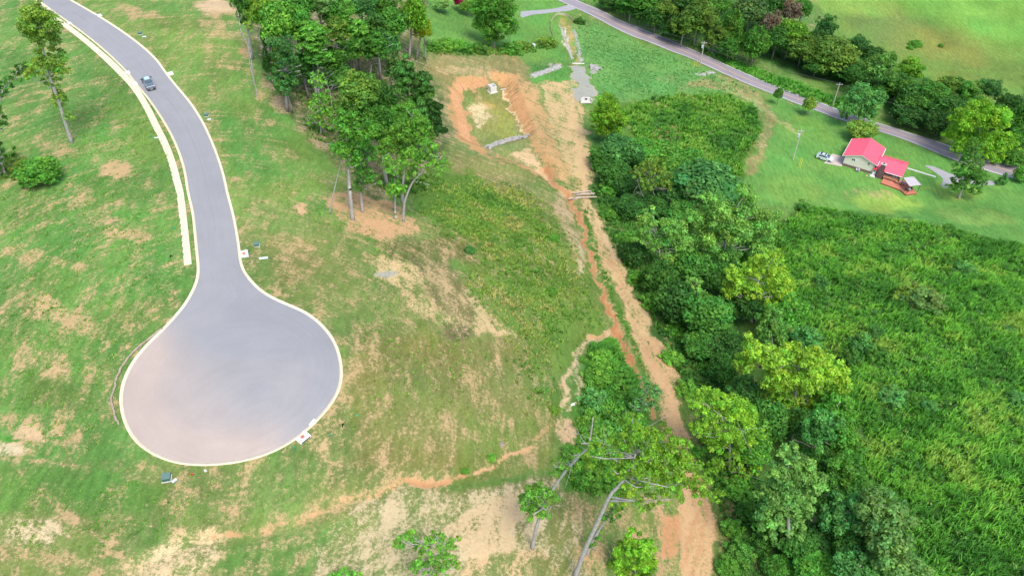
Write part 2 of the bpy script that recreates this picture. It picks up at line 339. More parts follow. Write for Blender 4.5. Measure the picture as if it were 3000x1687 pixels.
# around the basin
poly([(1040,140),(1300,130),(1330,190),(1400,330),(1400,470),(1330,430),(1180,380),(1120,330),(1100,200)], 20, grass=(.155,.175,.075), s=.22)
poly([(1120,330),(1180,380),(1330,440),(1395,500),(1400,560),(1200,480),(1130,430)], 24, grass=(.125,.18,.06), s=.2)
poly([(1090,170),(1230,170),(1300,190),(1290,200),(1200,195),(1110,185)], 10, s=.6, soil=TAN)
poly([(1130,205),(1160,195),(1185,188),(1225,190),(1232,215),(1190,228),(1168,240),(1172,300),(1190,350),(1230,385),(1200,385),(1150,345),(1132,280)], 6, s=1.0, soil=ORG)
poly([(1240,180),(1300,190),(1350,270),(1400,380),(1440,450),(1420,460),(1370,430),(1330,350),(1290,290),(1262,222),(1245,210)], 8, s=.85, soil=ORG)
poly([(1300,200),(1345,250),(1395,350),(1430,450),(1450,470),(1380,330),(1340,230)], 10, s=.7, soil=(.45,.27,.14))
poly([(1165,238),(1200,228),(1262,225),(1310,345),(1230,372),(1195,362),(1178,300)], 6, s=.12, grass=(.165,.205,.065))
blob(1175, 250, 10, 30, -10, grass=(.13,.2,.06), s=.05); blob(1270, 310, 22, 40, -20, grass=(.19,.23,.065), s=.05)
blob(1205, 280, 28, 24, 0, s=.85, soil=(.58,.44,.27)); blob(1210, 300, 18, 22, 0, s=.8, soil=(.58,.46,.30)); blob(1225, 262, 22, 10, 10, s=.5, soil=YTAN, grass=(.3,.27,.06)); blob(1205,240,8,10,0,s=.6,soil=YTAN)
line([(1265,225),(1290,290),(1325,345)], 5, 4, s=1, soil=(.60,.47,.30))
poly([(1230,372),(1330,352),(1372,420),(1380,440),(1310,420),(1250,390)], 8, s=.25, grass=(.15,.2,.07))
poly([(1285,385),(1320,365),(1370,430),(1395,470),(1340,425),(1300,405)], 8, s=.85, soil=(.52,.36,.23))
line([(1140,330),(1190,372),(1240,395),(1300,420),(1350,440)], 9, 6, s=.9, soil=ORG)
poly([(1385,210),(1430,185),(1445,215),(1450,260),(1490,420),(1500,450),(1480,480),(1450,470),(1420,380),(1370,260)], 12, s=.78, soil=(.50,.35,.20))
poly([(1410,300),(1440,290),(1480,420),(1475,470),(1440,450)], 12, s=1, soil=(.54,.38,.23))
blob(1395, 300, 8, 25, -25, s=.1, grass=(.12,.22,.05)); blob(1450, 270, 14, 12, 0, s=.45)
poly([(1380,170),(1435,172),(1440,195),(1400,205),(1340,215),(1350,200)], 6, s=.02, grass=(.08,.23,.05))
line([(1420,45),(1432,80),(1445,130),(1450,155)], 14, 8, s=.5, soil=YTAN, grass=YEL)
line([(1414,70),(1425,105),(1436,135)], 7, 5, s=.9, soil=(.5,.5,.48)); line([(1455,125),(1462,155)], 6, 5, s=.8, soil=(.4,.38,.37))
line([(1340,192),(1380,178),(1412,166)], 11, 5, s=1, soil=(.3,.29,.29))
poly([(1436,165),(1460,165),(1478,185),(1490,215),(1492,245),(1465,252),(1445,240),(1460,215),(1440,190)], 6, s=1, soil=(.29,.29,.29))
blob(1497, 174, 15, 7, 15, s=1, soil=(.28,.28,.29))
poly([(1362,205),(1437,200),(1462,250),(1479,323),(1490,406),(1474,481),(1440,481),(1423,406),(1392,330),(1375,262)], 10, s=.80, soil=(.47,.33,.19))
poly([(1425,290),(1450,290),(1482,400),(1470,470),(1448,450)], 10, s=1, soil=(.49,.34,.20)); poly([(1305,215),(1350,225),(1385,320),(1425,430),(1440,480),(1400,440),(1350,340)], 12, s=.82, soil=(.46,.28,.145), grass=(.15,.18,.07))
poly([(1427,166),(1462,165),(1478,185),(1490,205),(1494,245),(1465,254),(1445,240),(1450,215),(1436,190)], 6, s=1, soil=(.29,.29,.285))
# track and ditch
track = [(1455,480),(1480,530),(1510,600),(1545,670),(1580,770),(1625,870),(1665,930),(1690,980),(1705,1060),(1715,1130),(1745,1220),(1755,1300),(1735,1400),(1720,1460)]
line([(a - 16, b) for a, b in track], 60, 20, s=.42, soil=(.46,.30,.17), grass=(.09,.18,.04))
for k in range(len(track) - 1):
    wd = 24 + 6.2 * k; line([(track[k][0] + 8, track[k][1]), (track[k + 1][0] + 8, track[k + 1][1])], wd, 10, s=.93, soil=(.50,.345,.20) if k < 5 else (.49,.31,.18))
for off in (-5, 20): line([(a + off, b) for a, b in track[9:]], 8, 6, s=1, soil=(.46,.25,.14))
line([(a + 4, b) for a, b in track[:9]], 4, 6, s=.5, soil=(.44,.29,.17)); line([(a - 6, b) for a, b in track[2:10]], 4, 5, s=.98, soil=(.44,.26,.15))
line(ditch_v, 13, 6, s=1, soil=(.43,.21,.11)); line([(1430,495),(1480,620),(1500,690)], 5, 4, s=1, soil=RED)
line([(1510,740),(1545,820),(1575,885),(1605,950),(1640,1040)], 10, 6, s=1, soil=RED)
line([(1465,540),(1500,650),(1545,760),(1590,870),(1620,950)], 9, 7, s=.02, grass=(.07,.17,.035))
poly([(1385,485),(1420,490),(1440,560),(1465,620),(1475,680),(1460,690),(1435,620),(1395,540)], 10, s=.72, soil=(.42,.31,.20), grass=(.17,.19,.07))
line([(1450,600),(1462,650),(1468,690)], 14, 8, s=.75, soil=(.46,.38,.28))
line([(1540,840),(1480,855),(1450,880),(1430,940),(1420,1000),(1410,1050),(1400,1090)], 16, 8, s=.85, soil=(.50,.36,.24))
line([(1455,900),(1455,960),(1445,1030)], 12, 8, s=.75, soil=(.50,.40,.28)); line([(1475,855),(1530,840)], 8, 5, s=1, soil=ORG)
poly([(1480,870),(1540,850),(1600,950),(1640,1050),(1560,1200),(1420,1240),(1440,1090),(1460,980)], 14, s=.03, grass=(.05,.16,.025))
blob(1420, 1080, 30, 30, 0, s=.8, soil=(.50,.34,.22)); line([(1390,1075),(1340,1100),(1320,1130)], 6, 5, s=.9, soil=ORG)
poly([(1690,950),(1760,980),(1850,1250),(1830,1500),(1790,1500),(1800,1300),(1720,1080)], 12, s=.2, soil=ORG, grass=(.06,.14,.03))
line([(1870,1210),(1900,1290),(1905,1400),(1900,1460)], 6, 6, s=.7, soil=(.36,.24,.14))
# right slope strip between track and tree line
poly([(1480,500),(1530,520),(1640,700),(1700,850),(1760,960),(1700,900),(1620,760),(1540,600)], 12, s=.2, grass=(.065,.16,.03))
# middle soil patches
poly([(830,490),(900,480),(960,500),(1050,545),(1060,590),(980,600),(920,595),(850,560)], 14, s=.85, soil=(.48,.29,.17))
blob(757, 525, 20, 16, 0, s=.85, soil=(.50,.32,.2)); poly([(940,650),(1010,640),(1080,720),(1160,770),(1300,840),(1260,850),(1120,820),(1060,800),(1010,740),(950,690)], 16, s=.82, soil=(.50,.36,.21))
blob(970, 690, 26, 9, 15, s=.9, soil=GREY); poly([(1090,660),(1150,700),(1220,780),(1290,830),(1240,840),(1180,790),(1130,740)], 12, s=.7, soil=(.50,.36,.21))
poly([(1020,640),(1110,640),(1170,720),(1210,830),(1140,820),(1090,760)], 14, s=.50, grass=(.10,.12,.05), soil=TAN)
blob(1150, 830, 40, 22, 10, s=.3, grass=(.09,.10,.05)); poly([(940,600),(1170,600),(1200,660),(1100,660),(980,650)], 20, s=.4, grass=(.09,.12,.035))
poly([(660,590),(760,600),(830,660),(740,720),(680,690)], 20, s=.42, grass=(.12,.17,.05)); poly([(880,850),(950,840),(980,900),(900,950)], 20, s=.5)
blob(1190, 950, 30, 20, 20, s=.7); blob(1250, 1000, 70, 25, 10, s=.45); blob(1260, 1060, 30, 20, 0, s=.6); blob(1180, 1090, 40, 16, 30, s=.5)
blob(1110, 740, 80, 60, 40, s=.5)
for x, y, rx, ry, r, s in [(1010,1130,20,8,-70,.5),(1090,1100,30,12,-60,.42),(880,1000,30,12,10,.5),(970,1150,10,25,20,.6),(1020,1140,8,25,15,.5),(800,1120,22,15,0,.6),(700,730,35,14,30,.6),(1240,870,40,14,0,.4),(1330,600,14,10,0,.4),(1440,740,12,20,0,.35),(1260,690,30,14,30,.45),(1290,760,20,10,0,.4)]:
    blob(x, y, rx, ry, r, s=s)
# bottom tan slope
poly([(800,1370),(900,1270),(1000,1225),(1140,1240),(1300,1215),(1390,1190),(1430,1260),(1420,1300),(1500,1330),(1540,1400),(1560,1500),(760,1500)], 22, s=.58, soil=(.47,.37,.245), grass=(.11,.17,.05))
poly([(1110,1330),(1200,1270),(1310,1230),(1340,1290),(1290,1330),(1330,1400),(1380,1500),(1150,1500),(1180,1400)], 16, s=.9, soil=(.49,.36,.23))
poly([(1180,1400),(1360,1380),(1480,1500),(1100,1500)], 20, s=.6, soil=(.50,.34,.21)); poly([(1370,1260),(1440,1240),(1480,1290),(1460,1350),(1390,1360)], 16, s=.3, grass=(.13,.17,.05))
poly([(1460,1290),(1540,1340),(1560,1500),(1440,1500)], 12, s=.7, soil=(.45,.33,.24)); poly([(1350,1400),(1420,1390),(1440,1500),(1340,1500)], 14, s=.3, grass=(.12,.16,.05))
line(gully2_v, 11, 8, s=.95, soil=(.50,.29,.16)); line(gully2_v[3:9], 28, 18, s=.6); line(gully2_v[9:], 70, 40, s=.62, soil=(.52,.38,.23)); line([(540,1352),(640,1345)], 8, 5, s=1, soil=ORG)
line([(1010,1208),(1060,1225),(1130,1215),(1170,1200)], 14, 6, s=1, soil=(.48,.25,.13))
poly([(560,1380),(800,1330),(900,1300),(820,1380),(740,1500),(500,1500)], 24, s=.28, grass=(.07,.17,.04)); poly([(380,1370),(540,1360),(560,1400),(480,1470),(330,1500)], 20, s=.62, soil=(.54,.40,.26))
poly([(1480,1270),(1700,1240),(1720,1460),(1560,1500),(1440,1400)], 16, s=.5, soil=(.45,.28,.17), grass=(.09,.18,.04)); poly([(1660,1300),(1720,1290),(1700,1400),(1660,1400)], 10, s=.95, soil=(.46,.24,.13))
# left patches
for x, y, rx, ry, r, s in [(350,30,60,18,12,.72),(545,22,55,24,10,.9),(540,70,50,16,30,.6),(150,70,40,12,-20,.4),(100,235,80,7,-12,.55),(290,425,38,20,0,.85),(140,375,50,14,10,.5),(30,465,26,12,-20,.7),
  (200,495,60,34,10,.52),(330,520,70,14,10,.48),(330,590,60,18,8,.66),(280,560,60,12,5,.6),(130,655,110,12,12,.72),(60,640,60,20,10,.5),(250,760,60,30,0,.35),(170,800,110,30,28,.72),(90,770,50,40,30,.62),
  (130,920,60,40,20,.74),(60,900,40,30,0,.5),(360,800,40,60,70,.5),(110,1090,90,30,8,.85),(30,1130,60,22,8,.92),(60,1160,150,8,3,.75),(150,1060,60,30,0,.62),(300,760,20,60,0,.4),(30,1060,40,20,0,.5),
  (60,1330,110,34,12,.66),(20,1380,70,24,10,.7),(170,1310,60,14,0,.62),(240,1350,60,20,8,.55),(130,1400,130,16,8,.62),(280,1400,30,10,0,.75),(250,1440,80,10,-20,.66),(1,1300,50,24,10,.55),
  (450,500,7,120,4,.45),(1150,1090,20,10,0,.4),(760,270,30,14,10,.5),(820,345,40,16,10,.5),(720,400,20,12,0,.3),(640,190,60,14,20,.42),(560,150,60,20,30,.4),(700,250,60,20,10,.42),(660,300,30,20,0,.5),(880,560,30,16,0,.6),(500,1060,6,6,0,.3),(770,1110,16,8,0,.5)]:
    blob(x, y, rx, ry, r, s=s)
blob(90, 1090, 60, 20, 8, soil=(.50,.35,.22)); blob(10, 1130, 60, 20, 0, soil=PALE); blob(545, 15, 50, 20, 0, soil=(.52,.37,.25)); blob(60, 1335, 120, 40, 8, soil=(.54,.42,.28))
blob(150, 1000, 90, 40, 10, grass=(.075,.17,.04)); blob(30,1105,22,8,0,s=.02,grass=LUSH); blob(140,1105,14,8,0,s=.02,grass=LUSH)
poly([(0,1175),(300,1180),(420,1230),(380,1290),(200,1290),(0,1290)], 24, s=.12, grass=(.075,.18,.04))
poly([(620,480),(700,500),(820,540),(760,600),(620,560)], 20, grass=(.10,.20,.055)); poly([(500,180),(640,380),(820,420),(620,480),(560,360)], 24, grass=(.085,.215,.05), s=.12)
poly([(380,1190),(620,1190),(800,1140),(940,1180),(700,1290),(500,1300)], 30, grass=(.095,.18,.05), s=.3)
poly([(-40,380),(50,380),(60,440),(-40,470)], 12, grass=(.07,.12,.03), s=.05)
# forest floor
poly([(590,-50),(1080,-50),(1060,130),(1110,240),(1140,340),(1080,480),(940,500),(850,420),(760,340),(680,250)], 14, grass=(.06,.11,.03), s=.42, soil=(.34,.25,.17))
blob(720, 270, 40, 16, 10, s=.7, soil=(.44,.32,.22)); blob(620, 130, 12, 20, 0, s=.8, soil=ORG)
poly([(980,440),(1180,430),(1330,520),(1200,600),(1050,520)], 20, grass=(.075,.17,.03), s=.04)
# verge trampled soil along kerbs
kb = segdist(np.c_[gxv[idx], gyv[idx]], eR[::4]); kb2 = segdist(np.c_[gxv[idx], gyv[idx]], eL[::4])
S_[idx] += .18 * np.exp(-(kb / 1.2) ** 2) + .12 * np.exp(-(kb2 / 1.0) ** 2)
# patchy growth
nlow = vnoise(gxv, gyv, 9, 21) + .6 * vnoise(gxv, gyv, 3.5, 22)
GC = GC * .95 + GC.mean(1)[:, None] * .05; GC *= np.array([1.08, 1.0, .82]); GC *= (1 + .3 * nlow)[:, None]; GC[:, 0] *= 1 + .35 * vnoise(gxv, gyv, 7, 23); S_ = S_ + .12 * vnoise(gxv, gyv, 5, 24) * (S_ > .03)
SC *= np.array([.96, .99, .88]); SC *= (1 + .12 * vnoise(gxv, gyv, 4, 25))[:, None]
ni, nj = len(ax), len(ay); I = np.arange(ni * nj).reshape(ni, nj)
quads = np.c_[I[:-1, :-1].ravel(), I[1:, :-1].ravel(), I[1:, 1:].ravel(), I[:-1, 1:].ravel()]
def groundmat():
    m = bpy.data.materials.new('ground_cover'); m.use_nodes = True; nt = m.node_tree; L = nt.links; b = nt.nodes['Principled BSDF']; nd = nt.nodes.new
    def math_(op, a, b_, c=None):
        n = nd('ShaderNodeMath'); n.operation = op
        for i, x in enumerate((a, b_, c)):
            if x is None: continue
            if isinstance(x, (int, float)): n.inputs[i].default_value = x
            else: L.new(x, n.inputs[i])
        return n.outputs[0]
    def noise(vec, sc, det=6, rough=.6):
        n = nd('ShaderNodeTexNoise'); n.inputs['Scale'].default_value = sc; n.inputs['Detail'].default_value = det; n.inputs['Roughness'].default_value = rough; L.new(vec, n.inputs['Vector']); return n.outputs[0]
    geo = nd('ShaderNodeNewGeometry'); pos = geo.outputs['Position']
    # streaks that run round the turning circle, as the seeding rows do
    sub = nd('ShaderNodeVectorMath'); sub.operation = 'SUBTRACT'; L.new(pos, sub.inputs[0]); c0 = (-38.0, 73.5, 0); sub.inputs[1].default_value = c0
    sp = nd('ShaderNodeSeparateXYZ'); L.new(sub.outputs[0], sp.inputs[0])
    rad = math_('SQRT', math_('ADD', math_('MULTIPLY', sp.outputs[0], sp.outputs[0]), math_('MULTIPLY', sp.outputs[1], sp.outputs[1])), 0)
    ang = math_('ARCTAN2', sp.outputs[1], sp.outputs[0])
    cb = nd('ShaderNodeCombineXYZ'); L.new(math_('MULTIPLY', rad, 1.0), cb.inputs[0]); L.new(math_('MULTIPLY', ang, 9.0), cb.inputs[1])
    st = noise(cb.outputs[0], .75, 7, .65)
    mp = nd('ShaderNodeMapping'); mp.inputs['Rotation'].default_value = (0, 0, .9); mp.inputs['Scale'].default_value = (1, .35, 1); L.new(pos, mp.inputs[0])
    n1 = noise(mp.outputs[0], .5, 8, .65); n2 = noise(pos, 2.2, 6, .7); n3 = noise(pos, 9, 4, .7); n4 = noise(pos, .12, 4)
    ag = nd('ShaderNodeAttribute'); ag.attribute_name = 'grass'; as_ = nd('ShaderNodeAttribute'); as_.attribute_name = 'soil'
    t = math_('ADD', math_('MULTIPLY_ADD', math_('SUBTRACT', n1, .5), 2.0, math_('MULTIPLY_ADD', as_.outputs['Alpha'], 2.0, -.27)), math_('MULTIPLY', math_('SUBTRACT', st, .5), 2.0))
    t = math_('MULTIPLY_ADD', math_('SUBTRACT', n2, .5), 2.1, t); t = math_('MULTIPLY_ADD', math_('SUBTRACT', n3, .5), 1.3, t)
    mr = nd('ShaderNodeMapRange'); mr.interpolation_type = 'SMOOTHSTEP'; mr.inputs[1].default_value = .26; mr.inputs[2].default_value = .92; L.new(t, mr.inputs[0])
    # grass tone
    g = nd('ShaderNodeMapRange'); g.inputs[1].default_value = .36; g.inputs[2].default_value = .66; g.inputs[3].default_value = .62; g.inputs[4].default_value = 1.45; n5 = noise(mp.outputs[0], 1.1, 6, .7); L.new(math_('ADD', math_('MULTIPLY', n5, .45), math_('ADD', math_('MULTIPLY', n2, .35), math_('MULTIPLY', n3, .2))), g.inputs[0])
    wv = nd('ShaderNodeTexWave'); wv.inputs['Scale'].default_value = .28; wv.inputs['Distortion'].default_value = 3.5; wv.inputs['Detail'].default_value = 4; wv.inputs['Detail Scale'].default_value = 1.5; mpw = nd('ShaderNodeMapping'); mpw.inputs['Rotation'].default_value = (0, 0, .12); L.new(pos, mpw.inputs[0]); L.new(mpw.outputs[0], wv.inputs['Vector'])
    gs = nd('ShaderNodeVectorMath'); gs.operation = 'SCALE'; L.new(ag.outputs['Color'], gs.inputs[0]); L.new(math_('MULTIPLY', g.outputs[0], math_('MULTIPLY_ADD', wv.outputs['Fac'], .06, .97)), gs.inputs['Scale'])
    dry = nd('ShaderNodeMix'); dry.data_type = 'RGBA'; dry.inputs[7].default_value = (.22, .20, .10, 1); L.new(gs.outputs[0], dry.inputs[6])
    dr = nd('ShaderNodeMapRange'); dr.inputs[1].default_value = .5; dr.inputs[2].default_value = .75; dr.inputs[4].default_value = .55
    L.new(math_('MULTIPLY_ADD', as_.outputs['Alpha'], .5, math_('ADD', math_('MULTIPLY', n1, .5), math_('MULTIPLY', st, .35))), dr.inputs[0]); L.new(dr.outputs[0], dry.inputs[0])
    sv = nd('ShaderNodeMapRange'); sv.inputs[1].default_value = .3; sv.inputs[2].default_value = .7; sv.inputs[3].default_value = .74; sv.inputs[4].default_value = 1.16; L.new(math_('ADD', math_('MULTIPLY', n2, .5), math_('MULTIPLY', n3, .5)), sv.inputs[0])
    ss = nd('ShaderNodeVectorMath'); ss.operation = 'SCALE'; L.new(as_.outputs['Color'], ss.inputs[0]); L.new(sv.outputs[0], ss.inputs['Scale'])
    mix = nd('ShaderNodeMix'); mix.data_type = 'RGBA'; L.new(mr.outputs[0], mix.inputs[0]); L.new(dry.outputs[2], mix.inputs[6]); L.new(ss.outputs[0], mix.inputs[7])
    L.new(mix.outputs[2], b.inputs['Base Color']); b.inputs['Roughness'].default_value = .95; b.inputs['Specular IOR Level'].default_value = .1
    bp = nd('ShaderNodeBump'); bp.inputs['Distance'].default_value = .25; bp.inputs['Strength'].default_value = .7
    L.new(math_('MULTIPLY_ADD', n3, .5, n2), bp.inputs['Height']); L.new(bp.outputs[0], b.inputs['Normal'])
    return m
ga = np.c_[GC, np.ones(N)]; S_ = np.where(S_ < .09, S_ - .25, S_ * .82 + .04); S_ = np.where(S_ > .75, S_ + .18, S_)
sa = np.c_[SC, (np.clip(S_, -.3, 1.4) + .3) / 2]
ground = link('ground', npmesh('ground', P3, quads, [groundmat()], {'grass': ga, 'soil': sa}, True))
tag(ground, 'green and tan sloping ground with bare clay patches', 'ground', kind='structure')

# ------------------------------------------------------------------ roads
def ribbon(name, A, B, zfun, m, cross=8, lift=0.0, parent=None, attrs=None):
    A = np.asarray(A); B = np.asarray(B); n = len(A); t = np.linspace(0, 1, cross + 1)
    X = A[:, None, :] * (1 - t)[None, :, None] + B[:, None, :] * t[None, :, None]; X = X.reshape(-1, 2)
    v = np.c_[X, zfun(X[:, 0], X[:, 1]) + lift]; I = np.arange(n * (cross + 1)).reshape(n, cross + 1)
    f = np.c_[I[:-1, :-1].ravel(), I[1:, :-1].ravel(), I[1:, 1:].ravel(), I[:-1, 1:].ravel()]
    nrm = np.cross(v[f[0, 1]] - v[f[0, 0]], v[f[0, 2]] - v[f[0, 0]])
    if nrm[2] < 0: f = f[:, ::-1]
    return link(name, npmesh(name, v, f, [m], attrs(X) if attrs else None, True), parent)
def asphalt(name, col, stain, pal=.1, tint='stain'):
    m = bpy.data.materials.new(name); m.use_nodes = True; nt = m.node_tree; L = nt.links; b = nt.nodes['Principled BSDF']; nd = nt.nodes.new
    g = nd('ShaderNodeNewGeometry'); at = nd('ShaderNodeAttribute'); at.attribute_name = tint
    def nz(sc, det, v=g.outputs['Position'], rough=.6):
        n = nd('ShaderNodeTexNoise'); n.inputs['Scale'].default_value = sc; n.inputs['Detail'].default_value = det; n.inputs['Roughness'].default_value = rough; L.new(v, n.inputs['Vector']); return n
    n1 = nz(14, 4); n2 = nz(.18, 4); cb = nz(.9, 6, at.outputs['Color'])
    r = nd('ShaderNodeMapRange'); r.inputs[1].default_value = .3; r.inputs[2].default_value = .7; r.inputs[3].default_value = .9; r.inputs[4].default_value = 1.09; L.new(n1.outputs[0], r.inputs[0])
    r2 = nd('ShaderNodeMapRange'); r2.inputs[1].default_value = .3; r2.inputs[2].default_value = .7; r2.inputs[3].default_value = 1 - pal; r2.inputs[4].default_value = 1 + pal; L.new(n2.outputs[0], r2.inputs[0])
    mu = nd('ShaderNodeMath'); mu.operation = 'MULTIPLY'; L.new(r.outputs[0], mu.inputs[0]); L.new(r2.outputs[0], mu.inputs[1])
    r3 = nd('ShaderNodeMapRange'); r3.inputs[1].default_value = .35; r3.inputs[2].default_value = .65; r3.inputs[3].default_value = .97; r3.inputs[4].default_value = 1.025; L.new(cb.outputs[0], r3.inputs[0])
    m2 = nd('ShaderNodeMath'); m2.operation = 'MULTIPLY'; L.new(mu.outputs[0], m2.inputs[0]); L.new(r3.outputs[0], m2.inputs[1])
    mx = nd('ShaderNodeMix'); mx.data_type = 'RGBA'; mx.inputs[6].default_value = (*col, 1); mx.inputs[7].default_value = (*stain, 1); L.new(at.outputs['Alpha'], mx.inputs[0])
    sc = nd('ShaderNodeVectorMath'); sc.operation = 'SCALE'; L.new(mx.outputs[2], sc.inputs[0]); L.new(m2.outputs[0], sc.inputs['Scale']); L.new(sc.outputs[0], b.inputs['Base Color'])
    b.inputs['Roughness'].default_value = .82; b.inputs['Specular IOR Level'].default_value = .3
    bp = nd('ShaderNodeBump'); bp.inputs['Distance'].default_value = .02; bp.inputs['Strength'].default_value = .3; L.new(n1.outputs[0], bp.inputs['Height']); L.new(bp.outputs[0], b.inputs['Normal']); return m
bulb_c = np.array([-38.0, 73.5])
def road_attr(X):
    # rgb: coordinates along / across the paving lanes (for the roller streaks), alpha: clay dust washed onto the asphalt
    d = X - bulb_c; r = np.hypot(d[:, 0], d[:, 1]); n = len(X) // 17; u = np.tile(np.linspace(0, 1, 17), n); l = np.repeat(np.linspace(0, 60, n), 17)
    circ = smooth((17 - r) / 6); d2 = np.hypot(d[:, 0] * .9 - 6, d[:, 1] + 9); a = np.c_[np.where(r > 9, r * 1.3, d2 * 1.1) * circ + u * 22 * (1 - circ), l * .12 + vnoise(X[:, 0], X[:, 1], 4, 41) * 1.5, d[:, 0] * .15]
    ang = np.degrees(np.arctan2(d[:, 1], d[:, 0])); low = smooth((-d[:, 1] - d[:, 0] * .9 + 3) / 14) * (r < 20)
    st = low * (.62 + .6 * smooth((r - 7) / 7)) + .25 * circ * vnoise(X[:, 0], X[:, 1], 5, 31) + .12 * vnoise(X[:, 0], X[:, 1], 9, 32)
    return {'stain': np.c_[a, np.clip(st, 0, .9)]}
ASPH = asphalt('asphalt_grey', (.220, .226, .238), (.35, .29, .25), .05)
road = ribbon('road', eL, eR, gzr, ASPH, 16, .02, attrs=road_attr)
tag(road, 'smooth grey asphalt road ending in a round turning circle', 'road', kind='structure')
def interp_(A, B, t): return A * (1 - t) + B * t
def hwy_attr(X):
    n = len(X) // 7; u = np.tile(np.linspace(0, 1, 7), n); return {'stain': np.c_[u * 10, np.repeat(np.linspace(0, 30, n), 7), u, .3 + .25 * np.sin(u * 12) ** 2]}
HW = asphalt('asphalt_old', (.20, .185, .215), (.255, .225, .235), .06)
ribbon('paving_seam', interp_(eL, eR, .495)[:150], interp_(eL, eR, .503)[:150], gzr, mat('seam_tar', (.17, .17, .195), .8, .25, .4), 1, .026, parent=road)
highway = ribbon('road', hL, hR, gzr, HW, 6, .03, attrs=hwy_attr); tag(highway, 'two lane country road with a yellow centre line', 'road', kind='structure')
def interp(A, B, t): return A * (1 - t) + B * t
PWH = mat('paint_white', (.62, .62, .60), .7, .15, 2); PYE = mat('paint_yellow', (.55, .38, .22), .7, .15, 2)
for t0, t1, mm in ((.055, .085, PWH), (.93, .96, PWH)):
    o = ribbon('edge_line', interp(hL, hR, t0), interp(hL, hR, t1), gzr, mm, 1, .036 + .02, parent=highway)
for t0, t1 in ((.475, .492), (.508, .525)):
    ribbon('centre_line', interp(hL, hR, t0)[18:], interp(hL, hR, t1)[18:], gzr, PYE, 1, .056, parent=highway)
def offset(P, d):
    T = np.gradient(P, axis=0); T /= np.linalg.norm(T, axis=1)[:, None]; return P + np.c_[-T[:, 1], T[:, 0]] * d
# kerb with a real step, round the whole road
def profile_sweep(name, P, prof, zfun, m, parent=None):
    n = len(P); k = len(prof); v = []
    for d, h in prof:
        Q_ = offset(P, d); v.append(np.c_[Q_, zfun(P[:, 0], P[:, 1]) + h])
    v = np.stack(v, 1).reshape(-1, 3); I = np.arange(n * k).reshape(n, k)
    f = np.c_[I[:-1, :-1].ravel(), I[1:, :-1].ravel(), I[1:, 1:].ravel(), I[:-1, 1:].ravel()]
    if prof[0][0] > prof[-1][0]: f = f[:, ::-1]
    return link(name, npmesh(name, v, f, [m]), parent)
KERB = mat('kerb_concrete', (.58, .51, .37), .85, .07, 1.2)
ring = np.vstack([eL, eR[::-1][1:]]); ring = resample(ring, n=700)
for _ in range(2): ring[1:-1] = ring[:-2] * .25 + ring[1:-1] * .5 + ring[2:] * .25
kerb = profile_sweep('kerb', ring, [(.06, .0), (.05, .035), (-.16, .05), (-.22, .13), (-.36, .14), (-.38, -.2)], gzr, KERB)
tag(kerb, 'pale concrete kerb round the turning circle and road', 'kerb', kind='structure')
# ------------------------------------------------------------------ sidewalk slabs on the left
swL = TL(0,0,[(195,-60),(270,30),(330,90),(420,160),(560,265),(700,380),(850,520),(990,670),(1090,830),(1160,980),(1220,1110),(1270,1250),(1310,1400),(1325,1449)]) + TL(0,562,[(1345,130),(1362,280),(1375,430),(1390,556)])
swR = TL(0,0,[(240,-60),(330,30),(390,85),(470,155),(620,265),(760,380),(900,505),(1040,660),(1140,820),(1210,960),(1275,1090),(1330,1240),(1370,1390),(1385,1449)]) + TL(0,562,[(1402,130),(1420,290),(1435,430),(1446,546)])
sl_ = toW(swL)[:, :2]; sr_ = toW(swR)[:, :2]; sl_ = resample(catmull(sl_, 6), n=84); sr_ = resample(catmull(sr_, 6), n=84)
side = empty('sidewalk', (0, 0, 0)); tag(side, 'long cream concrete sidewalk left of the road', 'sidewalk', kind='structure')
SLAB = mat('sidewalk_concrete', (.56, .47, .35), .85, .06, .8)
for i in range(83):
    c = (sl_[i] + sr_[i] + sl_[i + 1] + sr_[i + 1]) / 4; q = [c + (p - c) * .988 for p in (sl_[i], sl_[i + 1], sr_[i + 1], sr_[i])]
    z = float(gzr(*c)) + .05 + random.uniform(-.006, .006); mb = MB(); mb.prism([tuple(p) for p in q], z - .25, z)
    mb.build('slab', SLAB, side)
# ------------------------------------------------------------------ storm drains, lids, pedestals, cabinets
def heading(p0, p1):
    a = W(p0); b = W(p1); return math.atan2(b[1] - a[1], b[0] - a[0])
RUST = mat('rusty_iron', (.40, .13, .09), .8, .2, 8); DARK = mat('dark_opening', (.02, .02, .02), .9)
def drain(p, rz, label, s=1.0, lid=RUST):
    s *= .72 if s < 1 else .82
    w = W(p); t = empty('storm_drain', (w[0], w[1], float(gzr(w[0], w[1]))), rz); tag(t, label, 'storm drain', 'storm drains along the road')
    MB().box(-1.05 * s, 1.05 * s, -.8 * s, .8 * s, -.3, .17).build('box_top', CONCW, t, bevel=.02)
    MB().cyl((0, 0, .172), .34 * s, .025, 18).build('manhole_lid', lid, t)
    MB().box(-.8 * s, .8 * s, -.84 * s, -.802 * s, -.05, .11).build('inlet', DARK, t)
drain((715, 745), heading((705, 700), (722, 790)), 'square storm drain with rusty lid at the neck of the road')
drain((887, 1281), heading((870, 1300), (915, 1265)), 'storm drain with rusty lid on the lower rim of the turning circle')
drain((500, 217), heading((480, 190), (515, 245)), 'storm drain on the right kerb level with the pickup', .9, CONC)
drain((291, 47), heading((270, 30), (310, 66)), 'storm drain on the right kerb near the top of the road', .9, CONC)
drain((374, 214), heading((352, 190), (390, 240)), 'storm drain between sidewalk and road just above the pickup', .8, CONC)
drain((396, 247), heading((380, 220), (410, 270)), 'storm drain between sidewalk and road beside the pickup', .8, CONC)
drain((204, 70), heading((180, 50), (230, 90)), 'storm drain between sidewalk and road behind the tall left tree', .7, CONC)
